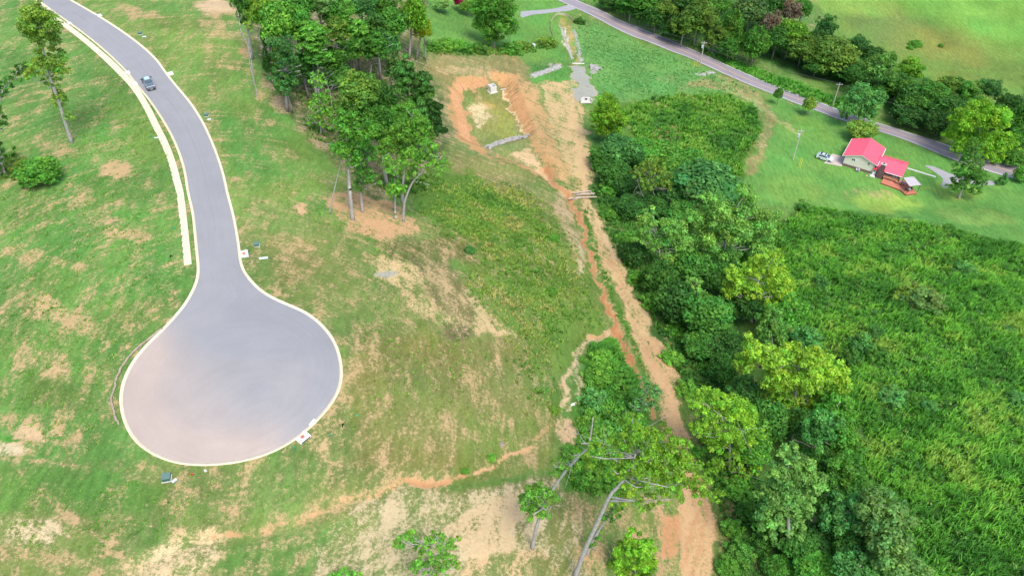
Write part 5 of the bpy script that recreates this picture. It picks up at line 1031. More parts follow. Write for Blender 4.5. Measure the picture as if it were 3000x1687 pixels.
# --- wood beyond the road
far_rows = [(1535,4,32,14,'round','dark','low dark crown at the left end of the roadside wood',3),(1575,16,30,18,'round','mid','second crown from the left in the roadside wood',4),(1612,30,32,22,'round','dark','dark crown over the road verge, third from left',5),(1590,-4,36,20,'round','mid','crown cut by the top edge, left part of the roadside wood',9),
 (1650,45,32,30,'round','dark','dark rounded crown above the left half of the road wires',6),(1640,6,36,28,'loose','mid','open crown cut by the top edge near the road bend',9),(1690,18,40,30,'round','olive','olive crown in the left middle of the roadside wood',9),(1722,62,38,36,'loose','olive','olive crown with rusty tips beside the transformer pole',8),(1690,78,28,24,'round','dark','low dark crown just left of the transformer pole',4),
 (1758,45,44,40,'round','olive','broad olive crown behind the transformer pole',10),(1740,5,42,30,'round','dark','dark crown cut by the top edge behind the pole',12),(1800,10,40,30,'round','mid','mid green crown cut by the top edge right of the pole',12),(1800,90,32,34,'loose','olive','crown with brownish leaves right of the pole',7),
 (1842,70,28,44,'round','bright','tall bright green crown in the left third of the roadside wood',9),(1835,120,30,30,'round','mid','low green crown below the tall bright crown',5),(1890,28,44,34,'round','grey','grey green vine hung crown at the top of the wood',12),(1900,115,36,42,'round','mid','conical green crown standing forward by the verge',7),
 (1940,60,22,26,'loose','brown','smaller brown dry crown amid the wood',11),(1988,30,30,30,'loose','brown','larger brown dry crown at the top of the wood',12),(1940,10,36,26,'round','dark','dark crown left of the larger brown crown',13),(1955,95,36,32,'round','dark','dark crown below the two brown crowns',8),(1994,78,38,28,'round','lime','yellow green crown next to the brown crowns',10),
 (2020,120,44,38,'round','olive','olive crown forward of the yellow green crown',7),(2020,20,26,24,'round','mid','crown at the field edge above the larger brown crown',11),(2077,72,25,30,'loose','blue','blue green tree poking up at the field edge',9),(2060,100,30,24,'round','dark','dark crown below the blue green field tree',8),
 (2094,140,60,48,'round','olive','widest olive crown in the middle of the roadside wood',7),(2055,165,36,26,'round','dark','dark skirt crown under the widest olive crown',4),(2135,180,34,28,'round','dark','dark low crown right of the widest olive crown',4),(2160,112,24,22,'round','blue','small blue green crown at the field edge, middle',7),(2190,138,34,26,'round','dark','dark crown at the field edge right of the small blue green one',7),
 (2232,150,24,20,'loose','mid','thin green crown at the field edge before the gap',6),(2208,180,36,40,'loose','silver','pale silvery tree rising over the wood',(2205,262)),(2192,225,36,28,'round','mid','green crown beneath the silvery tree',5),(2290,175,32,28,'loose','lime','yellow green feathery crown right of the silvery tree',8),(2262,215,42,32,'round','mid','crown between silvery tree and dark crowns',6),
 (2304,250,48,38,'round','dark','large dark crown behind the house trees',6),(2290,290,46,28,'round','deep','very dark low crown above the road bend',3.5),(2345,235,38,32,'round','mid','mid green crown at the field edge right of the large dark one',8),(2375,265,46,36,'round','dark','dark crown left of the big yellow green tree, upper',6),(2365,312,44,34,'round','deep','dark crown left of the big yellow green tree, lower',4),
 (2395,215,34,26,'round','olive','dull crown at the field edge, right third',8),(2440,232,34,28,'loose','mid','green crown at the field edge above the big yellow green tree',8),(2492,225,30,26,'loose','blue','bluish crown at the field edge near the right side',8),(2540,262,34,28,'round','dark','dark crown near the right edge below the field',6),(2560,300,30,36,'round','mid','green crown at the right edge of the wood',5),(2520,290,34,28,'round','dark','dark crown just above the big yellow green tree',6),(2568,345,26,28,'round','mid','lowest crown of the wood at the right edge',3.5),
 (2555,395,32,20,'round','bright','low bright crown at the right edge beside the road',2.5)]
for x, y, rx, ry, kd, hue, lab, h in far_rows: tree(x, y, rx, ry, kd, hue, lab, base=h if isinstance(h, tuple) else None, hc=None if isinstance(h, tuple) else h, group='trees of the roadside wood')
# --- trees round the house
lobed('leafy_tree', 'blue green locust tree in front of the road behind the house', (2160,318), [(2160,240,38,28),(2195,262,38,28),(2140,275,36,22),(2180,285,34,18),(2215,240,20,18),(2125,292,18,12)], 'teal', [(2160,318),(2160,290),(2165,250)], .34, .95, .3, False, limbs=False)
tree(2170, 328, 37, 19, 'flat', 'olive', 'low spreading tree right behind the red roof', base=(2170, 352)); tree(1958, 237, 12, 16, 'round', 'dark', 'small slim tree on the lawn by the road, left of two', base=(1955, 264)); tree(2037, 264, 18, 19, 'round', 'olive', 'small bushy tree on the lawn by the road, right of two', base=(2034, 291))
tree(2128, 268 - 12, 7, 6, 'round', 'dark', 'small dark shrub at the foot of the pole in the weeds', hc=.6, cat='shrub', name='shrub', trunk=False)
lobed('leafy_tree', 'big bright yellow green tree at the right behind the house', (2460,402), [(2470,275,44,28),(2430,300,46,32),(2510,300,44,34),(2400,335,34,26),(2450,345,50,36),(2520,355,42,36),(2545,390,28,26),(2420,375,36,22),(2490,390,40,24)], 'lime', [(2460,402),(2462,360),(2466,300)], .38, .85, .4, False, limbs=False)
lobed('cedar_tree', 'dark olive cedar beside the gravel drive', (2412,499), [(2450,370,26,22),(2440,395,34,22),(2435,425,44,24),(2425,450,44,22),(2460,445,34,24),(2410,470,32,18),(2455,478,30,16)], 'dark', [(2412,499),(2422,470),(2440,420),(2450,370)], .34, .8, .35, True, limbs=False)
tree(2526, 449, 15, 17, 'cone', 'blue', 'small dark conifer by the drive at the right edge', hc=1.8); tree(2570, 440, 20, 24, 'round', 'mid', 'bush at the right edge by the end of the drive', hc=2, cat='bush', name='bush', trunk=False)
# --- creek line; darkest hues paint shade in gaps, lighter ones the sun side
lobed('leafy_tree', 'bright yellow green round tree at the head of the creek line', (1532,362), [(1525,262,36,24),(1535,290,46,30),(1528,322,46,26),(1550,310,30,28),(1508,298,26,26)], 'lime', [(1532,362),(1531,330),(1530,280)], .32, 1.1, .25, False, limbs=False)
creek = [(1560,382,50,32,'round','blue','dark blue green tree below the bright yellow green tree',None,5),(1520,400,34,28,'round','dark','dark low crown beside the dirt track, upper end',None,3),(1605,380,36,26,'round','mid','mid green crown at the weedy patch edge',None,5),(1545,430,36,28,'round','dark','dark crown left of the olive tree',None,4),
 (1665,385,44,26,'round','bright','bright low crown in the upper creek line',None,3),(1700,420,34,22,'round','bright','bright green crown at the lawn side of the creek',None,4),(1740,400,30,18,'round','mid','low crown where creek line meets the lawn',None,3),
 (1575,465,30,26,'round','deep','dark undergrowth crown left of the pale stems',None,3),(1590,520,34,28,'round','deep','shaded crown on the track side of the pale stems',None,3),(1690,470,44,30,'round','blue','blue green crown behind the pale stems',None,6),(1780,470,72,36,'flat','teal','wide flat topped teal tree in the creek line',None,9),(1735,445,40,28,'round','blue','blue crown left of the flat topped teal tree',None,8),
 (1820,500,50,30,'round','teal','teal crown just above the silvery tree',None,9),(1640,520,36,30,'round','deep','gap crown coloured as shade under the olive tree',None,3),(1600,640,30,30,'round','deep','dark low crown below the left silvery lobe',None,3),(1660,700,40,40,'round','dark','dark crown on the track side, middle of the creek line',None,4),(1700,760,44,44,'round','deep','deep shaded crown above the yellow green middle tree',None,5),
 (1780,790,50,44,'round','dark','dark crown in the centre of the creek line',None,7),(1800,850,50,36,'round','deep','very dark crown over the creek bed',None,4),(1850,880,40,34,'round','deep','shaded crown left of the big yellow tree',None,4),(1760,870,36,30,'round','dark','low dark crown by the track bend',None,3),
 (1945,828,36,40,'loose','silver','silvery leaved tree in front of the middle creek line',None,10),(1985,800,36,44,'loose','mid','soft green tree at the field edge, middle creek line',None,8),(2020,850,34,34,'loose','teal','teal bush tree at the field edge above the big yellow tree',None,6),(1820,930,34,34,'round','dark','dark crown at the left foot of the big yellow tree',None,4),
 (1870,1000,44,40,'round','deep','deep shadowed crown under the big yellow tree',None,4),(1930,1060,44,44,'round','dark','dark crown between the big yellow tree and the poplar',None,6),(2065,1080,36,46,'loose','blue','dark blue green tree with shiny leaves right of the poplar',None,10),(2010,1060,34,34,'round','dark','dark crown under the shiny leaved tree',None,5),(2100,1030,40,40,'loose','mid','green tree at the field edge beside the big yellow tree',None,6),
 (1895,1130,40,36,'round','mid','mid green crown left of the poplar top',None,5),(1930,1290,44,44,'round','dark','dark crown at the left foot of the poplar',None,4),(2070,1260,40,50,'loose','dark','dark soft crown right of the poplar',None,7),(2120,1300,40,46,'loose','teal','teal pointed crown right of the dark soft crown',None,8),
 (2210,1290,54,52,'loose','grey','large grey green soft crowned tree near the lower field edge',None,11),(2240,1370,62,52,'loose','grey','lower grey green soft crowned tree by the bottom edge',None,10),(2150,1370,44,40,'round','dark','dark crown left of the grey green trees',None,6),(2080,1360,44,40,'round','deep','deep dark crown at the bottom of the creek line',None,4),(2020,1370,40,36,'round','dark','dark crown under the poplar at the bottom',None,4),
 (2120,1110,44,40,'loose','mid','green tree at the field edge between shiny tree and poplar',None,5),(2130,1190,44,40,'loose','mid','soft green tree at the field edge right of the poplar top',None,6),(2160,1250,40,34,'round','dark','dark crown at the field edge behind the grey green trees',None,4),(1880,760,44,36,'round','deep','deep green crown under the yellow green middle tree',None,5),(1820,700,44,34,'round','dark','dark crown under the largest silvery tree',None,4),(1900,640,44,34,'round','mid','green crown at the field foot of the silvery tree',None,4),(1940,600,34,26,'round','mid','low green crown where the silvery tree meets the field',None,3),(1740,660,44,34,'round','dark','dark crown filling below the light left lobes',None,5),(1720,540,40,30,'round','dark','dark crown between olive tree and silvery tree',None,6),(1970,760,34,30,'round','mid','low crown at the field edge by the yellow green tree',None,4),(2050,1160,40,36,'round','dark','dark crown behind the poplar at right',None,4),(2160,1430,50,34,'loose','blue','bluish crown cut by the bottom edge',None,7),(2280,1430,44,34,'loose','grey','pale grey green crown cut by the bottom edge',None,8),(2050,1430,44,28,'round','mid','mid green crown cut by the bottom edge',None,4),(1960,1430,36,26,'round','mid','low shrubby crown at the bottom edge beside the footpath',None,2)]
for x, y, rx, ry, kd, hue, lab, b, h in creek: tree(x, y, rx, ry, kd, hue, lab, base=b, hc=h, group='trees along the creek')
lobed('leafy_tree', 'olive green tree on several pale stems beside the track', (1655,540), [(1640,415,36,20),(1610,435,34,20),(1660,440,36,22),(1630,460,34,18),(1675,465,24,18)], 'olive', [(1655,540),(1650,505),(1640,470),(1635,430)], .32, .9, .14, bare=4)
snag('pale slanting stem under the olive tree', (1640, 545), [(1625,510),(1612,480),(1605,460)], .12, 5); snag('second pale slanting stem under the olive tree', (1668, 540), [(1680,505),(1695,480)], .10, 5)
lobed('leafy_tree', 'largest silvery green tree in the creek line', (1820,690), [(1870,520,46,32),(1810,530,50,34),(1920,555,44,40),(1760,545,40,32),(1850,580,54,44),(1780,600,46,40),(1910,620,46,40),(1830,640,48,32),(1870,480,30,20),(1780,500,30,20)], 'silver', [(1820,690),(1822,650),(1825,600),(1835,550)], .34, 1.15, .42)
lobed('leafy_tree', 'light green left lobe tree leaning over the track verge', (1660,690), [(1625,560,28,30),(1650,600,36,34),(1690,575,36,32),(1610,595,24,24),(1680,640,40,34),(1720,610,34,30),(1635,535,22,16)], 'silver', [(1660,690),(1660,650),(1655,600)], .32, 1.1, .28)
lobed('leafy_tree', 'small silvery tree left of the yellow green middle tree', (1750,800), [(1742,712,32,22),(1755,738,28,22),(1725,730,22,20)], 'silver', [(1750,800),(1748,760),(1745,720)], .30, 1.2, .2)
lobed('leafy_tree', 'yellow green tree with a bare white branch in the middle creek line', (1890,810), [(1850,690,36,26),(1900,670,40,30),(1950,690,44,36),(1965,730,40,34),(1840,730,30,28),(1890,730,36,30),(1845,775,28,26),(1930,765,40,26),(1880,770,30,24),(1940,645,40,22)], 'yg', [(1890,810),(1890,780),(1900,730),(1915,690)], .32, 1.0, .3)
snag('bare white dead branch sticking out of the yellow green tree', (1900, 812), [(1905,795),(1898,780),(1895,765),(1890,750)], .14, 9, 1.8, name='dead_branch', cat='branch')
lobed('leafy_tree', 'big yellow tinged tree bulging over the field', (1995,1050), [(1895,875,42,30),(1870,910,36,30),(1940,900,46,36),(1990,890,44,34),(2045,900,44,34),(2090,935,48,38),(2030,950,54,44),(1960,950,48,40),(2070,990,50,44),(1990,1000,48,44),(2120,970,30,30),(2040,1030,40,30),(1950,990,34,30)], 'yg', [(1995,1050),(1998,1010),(2005,960),(2010,910)], .32, 1.0, .42, bare=3)
lobed('leafy_tree', 'tall shiny leaved poplar in the lower creek line', (1985,1395), [(1985,1140,34,30),(1960,1180,40,32),(2020,1175,38,34),(2045,1215,34,34),(1980,1225,50,40),(1950,1265,46,36),(2010,1270,44,36),(1940,1310,44,30),(1990,1320,44,30),(1925,1235,30,26),(1960,1350,44,26),(2010,1360,40,24),(1985,1385,36,18)], 'silver', [(1985,1395),(1984,1330),(1982,1260),(1984,1170)], .30, 1.9, .3, limbs=False)
for c in [o for o in bpy.data.objects if o.name.startswith('crown') and o.parent and o.parent.get('label', '').startswith('tall shiny')]: c.color = (.125, .28, .06, 1)
# --- foreground trees
lobed('leaning_tree', 'big pale leaning trunk at the bottom, branching over the dirt track', (1446,1448), [(1590,1090,44,34),(1640,1130,46,36),(1680,1160,44,34),(1600,1160,44,34),(1560,1120,34,30),(1640,1190,50,34),(1700,1210,44,30),(1590,1215,40,28),(1740,1190,36,30),(1760,1240,34,28),(1650,1235,40,22),(1540,1165,30,24),(1700,1120,36,30),(1480,1160,30,22),(1500,1130,30,22),(1560,1190,36,26),(1620,1100,40,28),(1670,1090,36,26),(1720,1160,40,30),(1770,1210,30,24),(1800,1250,26,20),(1620,1260,40,22),(1560,1260,34,20),(1700,1250,34,22),(1590,1050,26,16)], 'fresh', [(1446,1448),(1470,1385),(1500,1320),(1533,1249),(1556,1222),(1576,1192),(1600,1140)], .205, 1.05, .34, bare=9)
lobed('leafy_tree', 'broad light green crown with bare twigs over the right of the track', (1836,1190), [(1800,1000,40,28),(1840,1020,42,34),(1880,1050,40,36),(1780,1035,38,30),(1820,1070,48,36),(1870,1100,44,34),(1900,1140,32,30),(1800,1110,40,30),(1760,1075,30,28),(1850,1150,36,26),(1775,985,28,20),(1905,1095,24,24),(1750,1010,26,24),(1900,1180,24,20),(1860,1190,34,24),(1800,1170,34,26)], 'fresh', [(1836,1190),(1836,1150),(1836,1110),(1836,1060)], .22, 1.1, .25, bare=8)
lobed('leaning_tree', 'leaning tree with small dense crown and dead upper limbs', (1339,1378), [(1345,1232,36,28),(1372,1250,36,30),(1328,1268,30,26),(1358,1288,36,26),(1335,1250,34,30),(1415,1160,30,22,.7),(1440,1135,30,22,.45),(1400,1190,22,18,.7),(1475,1110,26,22,.3)], 'bright', [(1339,1378),(1347,1335),(1359,1295),(1372,1265),(1396,1222),(1425,1182),(1455,1150),(1479,1122),(1488,1080),(1492,1050)], .2, 1.5, .26, bare=9)
lobed('leafy_tree', 'short tree hiding behind the big leaning trunk', (1476,1392), [(1500,1345,22,16),(1485,1365,16,12),(1530,1300,28,22),(1550,1280,24,20)], 'mid', [(1476,1392),(1490,1360),(1512,1325),(1535,1290)], .25, 1.1, .25)
lobed('bright_bush', 'vivid lime green bushy tree at the bottom beside the track', (1598,1440), [(1590,1350,34,20),(1568,1378,36,26),(1618,1378,38,28),(1592,1400,50,34),(1558,1425,36,26),(1632,1420,36,30),(1595,1440,50,26),(1560,1450,30,16)], 'lime', [(1598,1440),(1598,1415),(1595,1380)], .24, 2.2, .15, limbs=False, cat='bush')
lobed('open_tree', 'light green open crowned tree at the bottom, left of centre', (1085,1500), [(1025,1350,26,20,.8),(1060,1370,30,22,.8),(1095,1355,28,20,.8),(1135,1365,30,22,.8),(1075,1400,38,26,.9),(1115,1405,34,26,.9),(1045,1425,30,24,.9),(1095,1440,44,24),(1140,1420,26,20,.7),(1000,1365,16,12,.7)], 'bright', [(1085,1500),(1082,1450),(1078,1410),(1072,1370)], .25, 1.3, .2, bare=3)
lobed('open_tree', 'green crown just entering at the bottom edge', (880,1500), [(870,1440,28,14),(895,1450,26,14),(845,1450,20,12)], 'bright', [(880,1500),(878,1470),(875,1445)], .25, 1.0, .15)
lobed('feathery_tree', 'feathery blue green sapling leaning over the track', (1610,1060), [(1625,960,22,20,.8),(1645,985,26,24,.8),(1615,990,24,22,.8),(1600,1020,26,24,.9),(1640,1020,24,20,.8)], 'teal', [(1610,1060),(1614,1030),(1622,990),(1630,950)], .26, 1.0, .12)
for x, y, rx, ry, hue, lab in [(1510,905,30,24,'bright','thicket bush at the top between the two gullies'),(1545,930,28,22,'mid','thicket bush right of the topmost one'),(1500,950,32,26,'bright','bright thicket bush by the dry gully'),(1550,985,34,28,'mid','thicket bush in the centre above the feathery sapling'),(1495,1010,32,28,'teal','teal thicket bush at the left side'),(1540,1040,34,30,'mid','mid green thicket bush left of the feathery sapling'),(1480,1065,32,26,'bright','thicket bush beside the dead twigs'),(1560,1090,34,30,'blue','bluish thicket bush above the leaning tree'),(1510,1110,40,32,'bright','big bright bush in the lower thicket'),(1460,1150,36,30,'mid','thicket bush behind the leaning stem'),(1520,1170,40,32,'mid','lower thicket bush above the bare soil'),(1480,1205,36,26,'bright','lowest left thicket bush'),(1545,1215,34,24,'mid','lowest right thicket bush'),(1600,1060,26,22,'mid','small bush at the foot of the feathery sapling'),
  (1470,905,12,9,'bright','small weed clump by the gully bend'),(1395,1030,18,11,'olive','small olive bush left of the dry gully'),(1182,630,14,13,'blue','round blue green shrub in the middle slope'),(1385,735,18,13,'bright','bright shrub near the ditch in the middle slope'),(1395,600,14,10,'mid','small shrub left of the ditch, upper slope'),(1235,1215 - 65,14,8,'bright','weed clump on the lower gully'),(1170,1185,12,8,'bright','small weed clump where the gully turns'),(1340,880 - 170,10,8,'olive','little olive shrub in the middle slope')]:
    tree(x, y, rx * (1.25 if rx > 20 else 1), ry * (1.2 if rx > 20 else 1), 'loose' if rx > 20 else 'round', hue, lab, hc=1.0 if rx > 20 else .4, cat='bush', name='bush', trunk=False, group='bushes of the thicket and slope')
for x, y, rx, ry, hue, lab in [(2060,716,28,24,'blue','dark round bush in the upper field near the creek line'),(2320,760,56,34,'grey','broad grey brown bush in the middle of the field'),(2290,745,40,22,'olive','olive bush adjoining the broad grey bush'),(2165,870,34,34,'blue','dark bush group member at the left of the field'),(2200,840,26,24,'blue','upper dark bush left in the field'),(2140,900,28,24,'dark','lower dark bush close to the big yellow tree'),(2205,890,30,26,'dark','dark bush right of the left field group'),
  (2237,648,14,10,'silver','small silvery shrub in the upper field'),(2395,655,26,14,'mid','bush in the upper right field, left one'),(2430,680,30,18,'blue','bluish bush in the upper right field, right one'),(2560,1005,28,20,'blue','dark bush at the right edge of the field'),(2335,1020,24,20,'blue','bushy clump above the pale grass patch'),(2300,1010,22,18,'mid','green clump left of the bushy clump in the lower field'),(2250,1000,34,22,'teal','teal clump beside the blue green tree in the field'),(2590,1190,20,16,'blue','dark bush cut by the right edge, lower'),(2540,830,16,10,'blue','small bush in the right of the field, upper'),(2480,960,14,12,'mid','small bush in the right of the field, lower'),
  (2290,120,10,5,'mid','small shrub in the far pasture, left of three'),(2302,113,18,8,'mid','largest shrub in the far pasture'),(2368,115,8,4,'mid','tiny shrub in the far pasture, right of three'),(1822,365,12,10,'blue','small dark shrub in the weed patch by the lawn'),(1650,315,10,8,'blue','small dark shrub above the creek in the weeds'),(1797,290,8,7,'blue','tiny dark shrub in the weed patch, upper'),
  (2025,522,22,9,'dark','dark shrub at the corner of the tall weeds near the lawn'),(2390,575,16,6,'dark','dark shrub on the mown edge of the field'),(2335,370 - 60,0.6,0.6,'mid','weed sprig on the road shoulder behind the house')]:
    tree(x, y, rx, ry, 'loose' if rx > 20 else 'round', hue, lab, hc=.9 if rx > 20 else .5, cat='bush', name='bush', trunk=False, group='bushes scattered in the fields')
for x, y, rx, ry, hue, lab in [(1640,760,30,24,'mid','shrub on the right verge of the track, upper'),(1600,700,24,18,'mid','shrub beside the track under the silvery lobe'),(1690,900,28,22,'bright','bright shrub right of the track bend'),(1730,980,26,20,'bright','bright shrub over the right verge of the track'),(1850,1230,34,28,'mid','verge shrub below the broad light crown'),(1880,1290,28,26,'dark','dark verge shrub beside the footpath, upper'),(1840,1330,28,26,'mid','verge shrub right of the lower track'),(1860,1390,32,28,'dark','dark verge shrub right of the lower track'),(1830,1430,26,22,'mid','verge shrub at the bottom right of the track'),(1920,1360,26,24,'dark','shrub between footpath and poplar'),(1755,1135,20,16,'mid','shrub overhanging the track bend below'),(1700,835,22,18,'mid','shrub in the verge above the bright one'),(1570,600,20,16,'mid','shrub in the verge left of the silvery lobe'),(1530,480,22,18,'mid','shrub right of the log bridge'),(1530,540,22,16,'mid','shrub below right of the log bridge')]:
    tree(x, y, rx * 1.15, ry, 'loose', hue, lab, hc=.8, cat='shrub', name='shrub', trunk=False, group='shrubs along the track verge')
# ------------------------------------------------------------------ tall weeds and rough grass
def weeds(name, label, polys, dens, hgt, cols, blades=9, width=.11, excl=(), leafy=.25, seed=1, spread=.35, lean=.55, feather=1.0, gain=(1.35, 1.6, 1.05)):
    r = np.random.default_rng(seed); out = []
    for pl in polys:
        Pw = toW([V(*p) for p in pl])[:, :2]; lo = Pw.min(0) - 2; hi = Pw.max(0) + 2; n = int((hi - lo).prod() * dens); q = r.uniform(lo, hi, (n, 2)); q = q[inside(q, Pw + 0)]
        q = q[(vnoise(q[:, 0], q[:, 1], 2.2, seed + 5) > -.42) & (r.random(len(q)) < smooth(segdist(q, Pw, True) / feather + .15))]; out.append(q)
    q = np.vstack(out)
    for ex in excl: Pw = toW([V(*p) for p in ex])[:, :2]; q = q[~inside(q, Pw)]
    n = len(q); z = gz(q[:, 0], q[:, 1]); hs = hgt * (1 + .9 * vnoise(q[:, 0], q[:, 1], 4, seed + 9)) * r.uniform(.65, 1.25, n)
    cn = np.clip(vnoise(q[:, 0], q[:, 1], 7, seed + 2) * 1.3 + vnoise(q[:, 0], q[:, 1], 2.5, seed + 3) * .9 + .5 + r.normal(size=n) * .12, 0, .999); cols = np.array(cols); ci = cn * (len(cols) - 1); a = ci.astype(int); fr = (ci - a)[:, None]
    cols = cols * np.array(gain); col = cols[a] * (1 - fr) + cols[np.minimum(a + 1, len(cols) - 1)] * fr
    K = blades; b = np.repeat(np.arange(n), K); th = r.uniform(0, 6.283, n * K); wind = .5; d = np.c_[np.cos(th) + wind, np.sin(th) * .8 + .15]; base_ = np.c_[q[b] + r.normal(size=(n * K, 2)) * spread * .5, z[b]]
    H = hs[b] * r.uniform(.6, 1.1, n * K); Ls = H * lean * r.uniform(.5, 1.5, n * K); side_ = np.c_[-np.sin(th), np.cos(th), np.zeros(n * K)] * (width * r.uniform(.6, 1.4, n * K))[:, None]
    m1 = base_ + np.c_[d * (Ls * .35)[:, None], H * .75]; tip = base_ + np.c_[d * Ls[:, None] * 1.15, H * r.uniform(.7, 1.1, n * K)]; b0 = base_ - np.array([0, 0, .1])
    v = np.stack([b0 - side_ * .6, b0 + side_ * .6, m1 + side_, m1 - side_, tip], 1).reshape(-1, 3); k = np.arange(n * K) * 5
    f = np.vstack([np.c_[k, k + 1, k + 2], np.c_[k, k + 2, k + 3], np.c_[k + 3, k + 2, k + 4]]); cc_ = col[b] * (1 + r.normal(size=(n * K, 1)) * .2); cc_ = np.clip(cc_, .01, .6)
    o = link(name, npmesh(name, v, f, [WEED], {'tint': np.repeat(np.c_[cc_, np.ones(n * K)], 5, axis=0)})); tag(o, label, 'weeds', kind='stuff'); return o
WC = [(.030,.10,.016),(.050,.145,.02),(.065,.175,.024),(.088,.20,.028),(.13,.20,.04)]
fieldp = [(1960,560),(2040,522),(2120,532),(2300,560),(2600,625),(2860,690),(2880,1000),(2860,1560),(2200,1560),(2050,1200),(1950,1000),(1900,800),(1930,640)]
weeds('field_weeds', 'tall lush weeds filling the field on the right', [fieldp], 2.3, 1.1, WC, 11, .07, seed=3, gain=(1.7, 1.95, 1.3))
weeds('field_weeds', 'tall weeds in the patch between creek and lawn', [[(1600,258),(1700,240),(1840,240),(1900,275),(1918,330),(1875,400),(1865,450),(1760,440),(1690,430),(1600,350),(1560,290)]], 1.6, 1.1, [(.035,.11,.02),(.06,.16,.025),(.09,.20,.03),(.12,.21,.04)], 8, .11, seed=4)
weeds('meadow_grass', 'pale green meadow grass below the country road', [[(1440,65),(1500,60),(1930,235),(1700,235),(1580,250),(1500,250),(1475,170)],[(1330,165),(1400,150),(1440,160),(1380,180),(1340,192)],[(1340,205),(1420,180),(1435,190),(1395,208),(1350,214)]], 1.0, .45, [(.07,.17,.055),(.085,.19,.065),(.10,.21,.07)], 7, .08, seed=5, gain=(1.9,1.95,1.8), feather=3)
weeds('verge_weeds', 'bright weeds on the far verge of the country road', [[(1480,-10),(1600,42),(1720,100),(1850,150),(2000,205),(2140,255),(2160,290),(2050,262),(1900,200),(1780,140),(1650,70),(1490,4)]], 1.4, .9, [(.04,.14,.025),(.06,.19,.03),(.09,.24,.035)], 8, .10, seed=6)
weeds('rough_grass', 'rough knee high grass on the slope left of the ditch', [[(1070,470),(1180,440),(1330,470),(1395,520),(1440,600),(1490,720),(1530,810),(1460,850),(1400,900),(1390,1020),(1330,1060),(1290,960),(1260,860),(1160,720),(1180,640),(1090,580),(1040,530)]], 2.4, .5, [(.045,.13,.025),(.075,.17,.03),(.12,.20,.045),(.19,.21,.085)], 8, .07, seed=7, feather=9, gain=(1.9, 1.75, 1.3))
weeds('rough_grass', 'thin yellowish tufts on the lower slope', [[(1250,880),(1330,860),(1400,950),(1380,1100),(1320,1140),(1200,1190),(1150,1150),(1280,1040)]], .7, .35, [(.09,.16,.035),(.14,.2,.05),(.2,.2,.09)], 7, .06, seed=8, feather=9, gain=(1.8, 1.7, 1.3))
weeds('creek_weeds', 'dense weeds under the creek trees beside the track', [[(1490,470),(1540,470),(1640,640),(1700,740),(1790,900),(1850,1000),(1900,1100),(1950,1300),(2100,1450),(2100,1520),(1800,1520),(1815,1330),(1770,1170),(1730,1010),(1690,900),(1600,740),(1530,600)],[(1480,380),(1600,370),(1760,430),(1700,480),(1560,480),(1500,440)]], 1.7, .8, [(.025,.08,.02),(.04,.12,.024),(.06,.16,.03)], 8, .10, seed=9)
weeds('thicket_weeds', 'green undergrowth of the thicket between the gullies', [[(1480,875),(1540,855),(1595,945),(1630,1040),(1600,1150),(1560,1230),(1430,1240),(1420,1190),(1450,1100),(1465,980)]], 2.6, 1.3, [(.035,.12,.022),(.055,.16,.028),(.08,.2,.03)], 9, .10, seed=10)
weeds('ditch_grass', 'strip of green grass between ditch and track', [[(1462,530),(1475,530),(1515,650),(1560,760),(1605,870),(1640,950),(1625,955),(1580,860),(1535,760),(1495,650)]], 2.2, .5, [(.05,.15,.025),(.08,.19,.03)], 8, .07, seed=11)
weeds('wood_undergrowth', 'weeds and brush at the foot of the left wood', [[(760,300),(850,330),(850,370),(960,440),(1100,440),(1140,470),(1000,500),(930,470),(860,400),(780,350)],[(700,180),(1000,180),(1080,330),(1060,420),(900,330),(760,270)],[(0,370),(50,375),(70,430),(40,460),(-30,465),(-30,380)],[(1060,105),(1160,112),(1330,112),(1400,125),(1300,140),(1070,135)]], 1.2, .7, [(.04,.11,.025),(.07,.15,.03),(.11,.17,.045)], 8, .09, seed=12)
weeds('wood_undergrowth', 'undergrowth painted dark as the shade beneath the roadside wood', [[(1560,-10),(1700,60),(1850,110),(2000,160),(2200,245),(2400,330),(2560,360),(2600,300),(2400,260),(2200,180),(2000,110),(1900,40),(1700,-10)]], .8, 1.4, [(.02,.07,.018),(.035,.10,.022)], 8, .16, seed=13)  # blade colours kept dark to paint the shade under these trees
weeds('lot_tufts', 'scattered taller grass tufts on the cleared lots', [[(100,420),(420,420),(470,760),(400,860),(280,1000),(250,1150),(-20,1150),(-20,480)],[(600,500),(880,620),(900,900),(860,1100),(1250,1050),(1250,900),(1000,600),(700,450),(560,380)],[(-20,1180),(700,1190),(900,1190),(700,1320),(300,1430),(-20,1430)],[(300,180),(460,420),(120,420),(150,300),(250,200)]], .9, .16, [(.06,.17,.03),(.09,.2,.04),(.13,.2,.055)], 7, .06, seed=14, feather=6, gain=(1.7, 1.7, 1.2), lean=1.0)

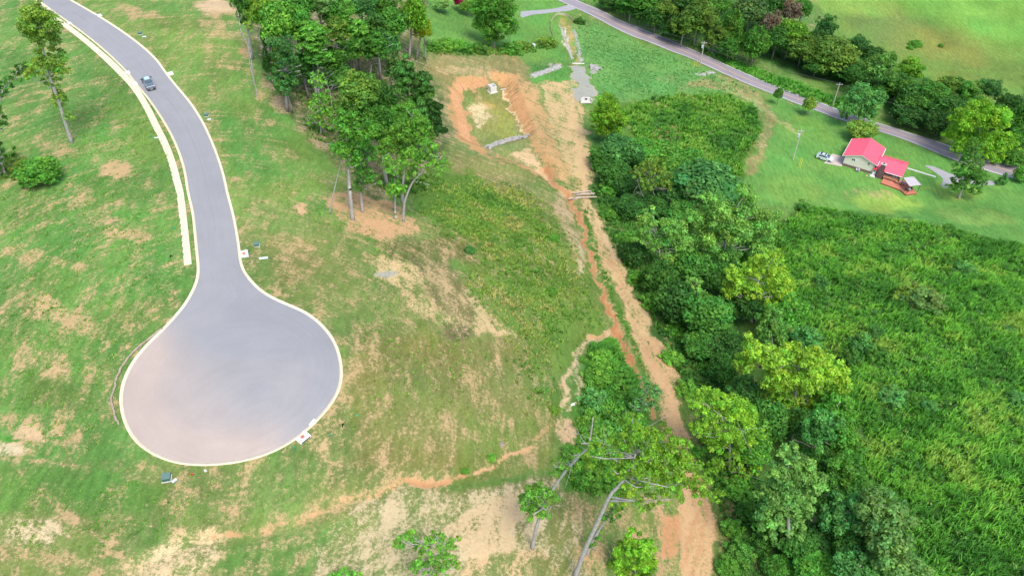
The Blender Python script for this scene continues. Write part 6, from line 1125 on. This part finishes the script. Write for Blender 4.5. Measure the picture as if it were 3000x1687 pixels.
def forbs(name, label, polys, dens, hgt, cols, per=14, size=.2, seed=50, clump=.45):
    """broad leaved weeds: low rounded clumps of leaves"""
    r = np.random.default_rng(seed); out = []
    for pl in polys:
        Pw = toW([V(*p) for p in pl])[:, :2]; lo = Pw.min(0); hi = Pw.max(0); q = r.uniform(lo, hi, (int((hi - lo).prod() * dens), 2)); q = q[inside(q, Pw)]; out.append(q[vnoise(q[:, 0], q[:, 1], 5, seed + 1) + .6 * vnoise(q[:, 0], q[:, 1], 2, seed + 2) > r.uniform(-.35, .25, len(q))])
    q = np.vstack(out); n = len(q); h = hgt * r.uniform(.4, 1.3, n); C = np.c_[q, gz(q[:, 0], q[:, 1]) + h * .6]; P, nn, idc = cluster_pts(C, np.full(n, clump) * r.uniform(.6, 1.4, n), per, size, r, flat=.8, shell=.2, up=.6)
    cols = np.array(cols); cc_ = cols[r.integers(0, len(cols), n)] * (1 + .5 * vnoise(q[:, 0], q[:, 1], 6, seed + 3))[:, None]; cc_ = cc_[idc] * np.clip(1 + r.normal(size=(len(P), 1)) * .2, .5, 1.6)
    v, f = leaves(P, unit(nn + np.array([0, 0, .6])), size, 1.5, r); o = link(name, npmesh(name, v, f, [WEED], {'tint': np.repeat(np.c_[np.clip(cc_, .01, .6), np.ones(len(P))], 4, axis=0)})); tag(o, label, 'weeds', kind='stuff')
forbs('field_forbs', 'broad leaved weeds mixed through the right hand field', [fieldp], 1.0, 1.1, [(.06,.20,.03),(.085,.26,.04),(.12,.30,.045),(.05,.16,.045),(.16,.27,.06)], 13, .22)
forbs('slope_forbs', 'leafy weeds dotted over the rough middle slope', [[(1070,470),(1180,440),(1330,470),(1440,600),(1530,810),(1460,850),(1390,1020),(1290,960),(1260,860),(1160,720),(1090,580)],[(1480,875),(1540,855),(1595,945),(1630,1040),(1600,1180),(1560,1240),(1430,1240),(1420,1190),(1465,980)]], .45, .45, [(.07,.22,.035),(.10,.25,.04),(.14,.25,.05)], 12, .2, seed=60)
forbs('verge_forbs', 'leafy growth on the track verge under the creek trees', [[(1490,470),(1640,640),(1700,740),(1790,900),(1850,1000),(1930,1200),(1990,1450),(1800,1500),(1815,1330),(1770,1170),(1690,900),(1600,740)]], .8, .9, [(.05,.17,.03),(.07,.21,.035),(.10,.25,.045)], 13, .22, seed=70)

# eroded rills and clods on the basin banks
def rills(name, label, path, w0, w1, n, m, seed):
    r = np.random.default_rng(seed); P = resample(np.asarray(path), n=400); T = np.gradient(P, axis=0); T /= np.linalg.norm(T, axis=1)[:, None]; Nn = np.c_[-T[:, 1], T[:, 0]]; mb = MB()
    for _ in range(n):
        k = r.integers(400); a = r.uniform(w0, w0 + .35 * (w1 - w0)); b = a + r.uniform(.3, .7) * (w1 - w0); hw = r.uniform(.06, .16); hh = r.uniform(.06, .16); q0 = P[k] + Nn[k] * a; q1 = P[k] + Nn[k] * b + T[k] * r.uniform(-.4, .4); mid = (q0 + q1) / 2 + T[k] * r.uniform(-.15, .15); v = []
        for q in (q0, mid, q1):
            for o, h in ((-hw, -.05), (0, hh if q is mid else hh * .5), (hw, -.05)): c = q + T[k] * o; v.append((*c, float(gz(*c)) + h))
        mb.add(v, [(0, 3, 4, 1), (1, 4, 5, 2), (3, 6, 7, 4), (4, 7, 8, 5)])
    o = mb.build(name, m); tag(o, label, 'clods', kind='stuff')
c_ = fl.mean(0); fl2 = np.vstack([fl, fl[:1]]); area = .5 * np.sum(fl2[:-1, 0] * fl2[1:, 1] - fl2[1:, 0] * fl2[:-1, 1]); sg = -1 if area > 0 else 1
rills('bank_rills', 'orange rills eroded down the left bank of the basin', np.vstack([fl[6:], fl[:3]]), sg * .3, sg * 4.6, 420, mat('clay_orange', (.42, .24, .125), .95, .25, 2), 5)
rills('bank_rills', 'orange rills on the right bank of the basin', fl[3:5], sg * .8, sg * 4.8, 160, mat('clay_orange', (.42, .24, .125)), 6)
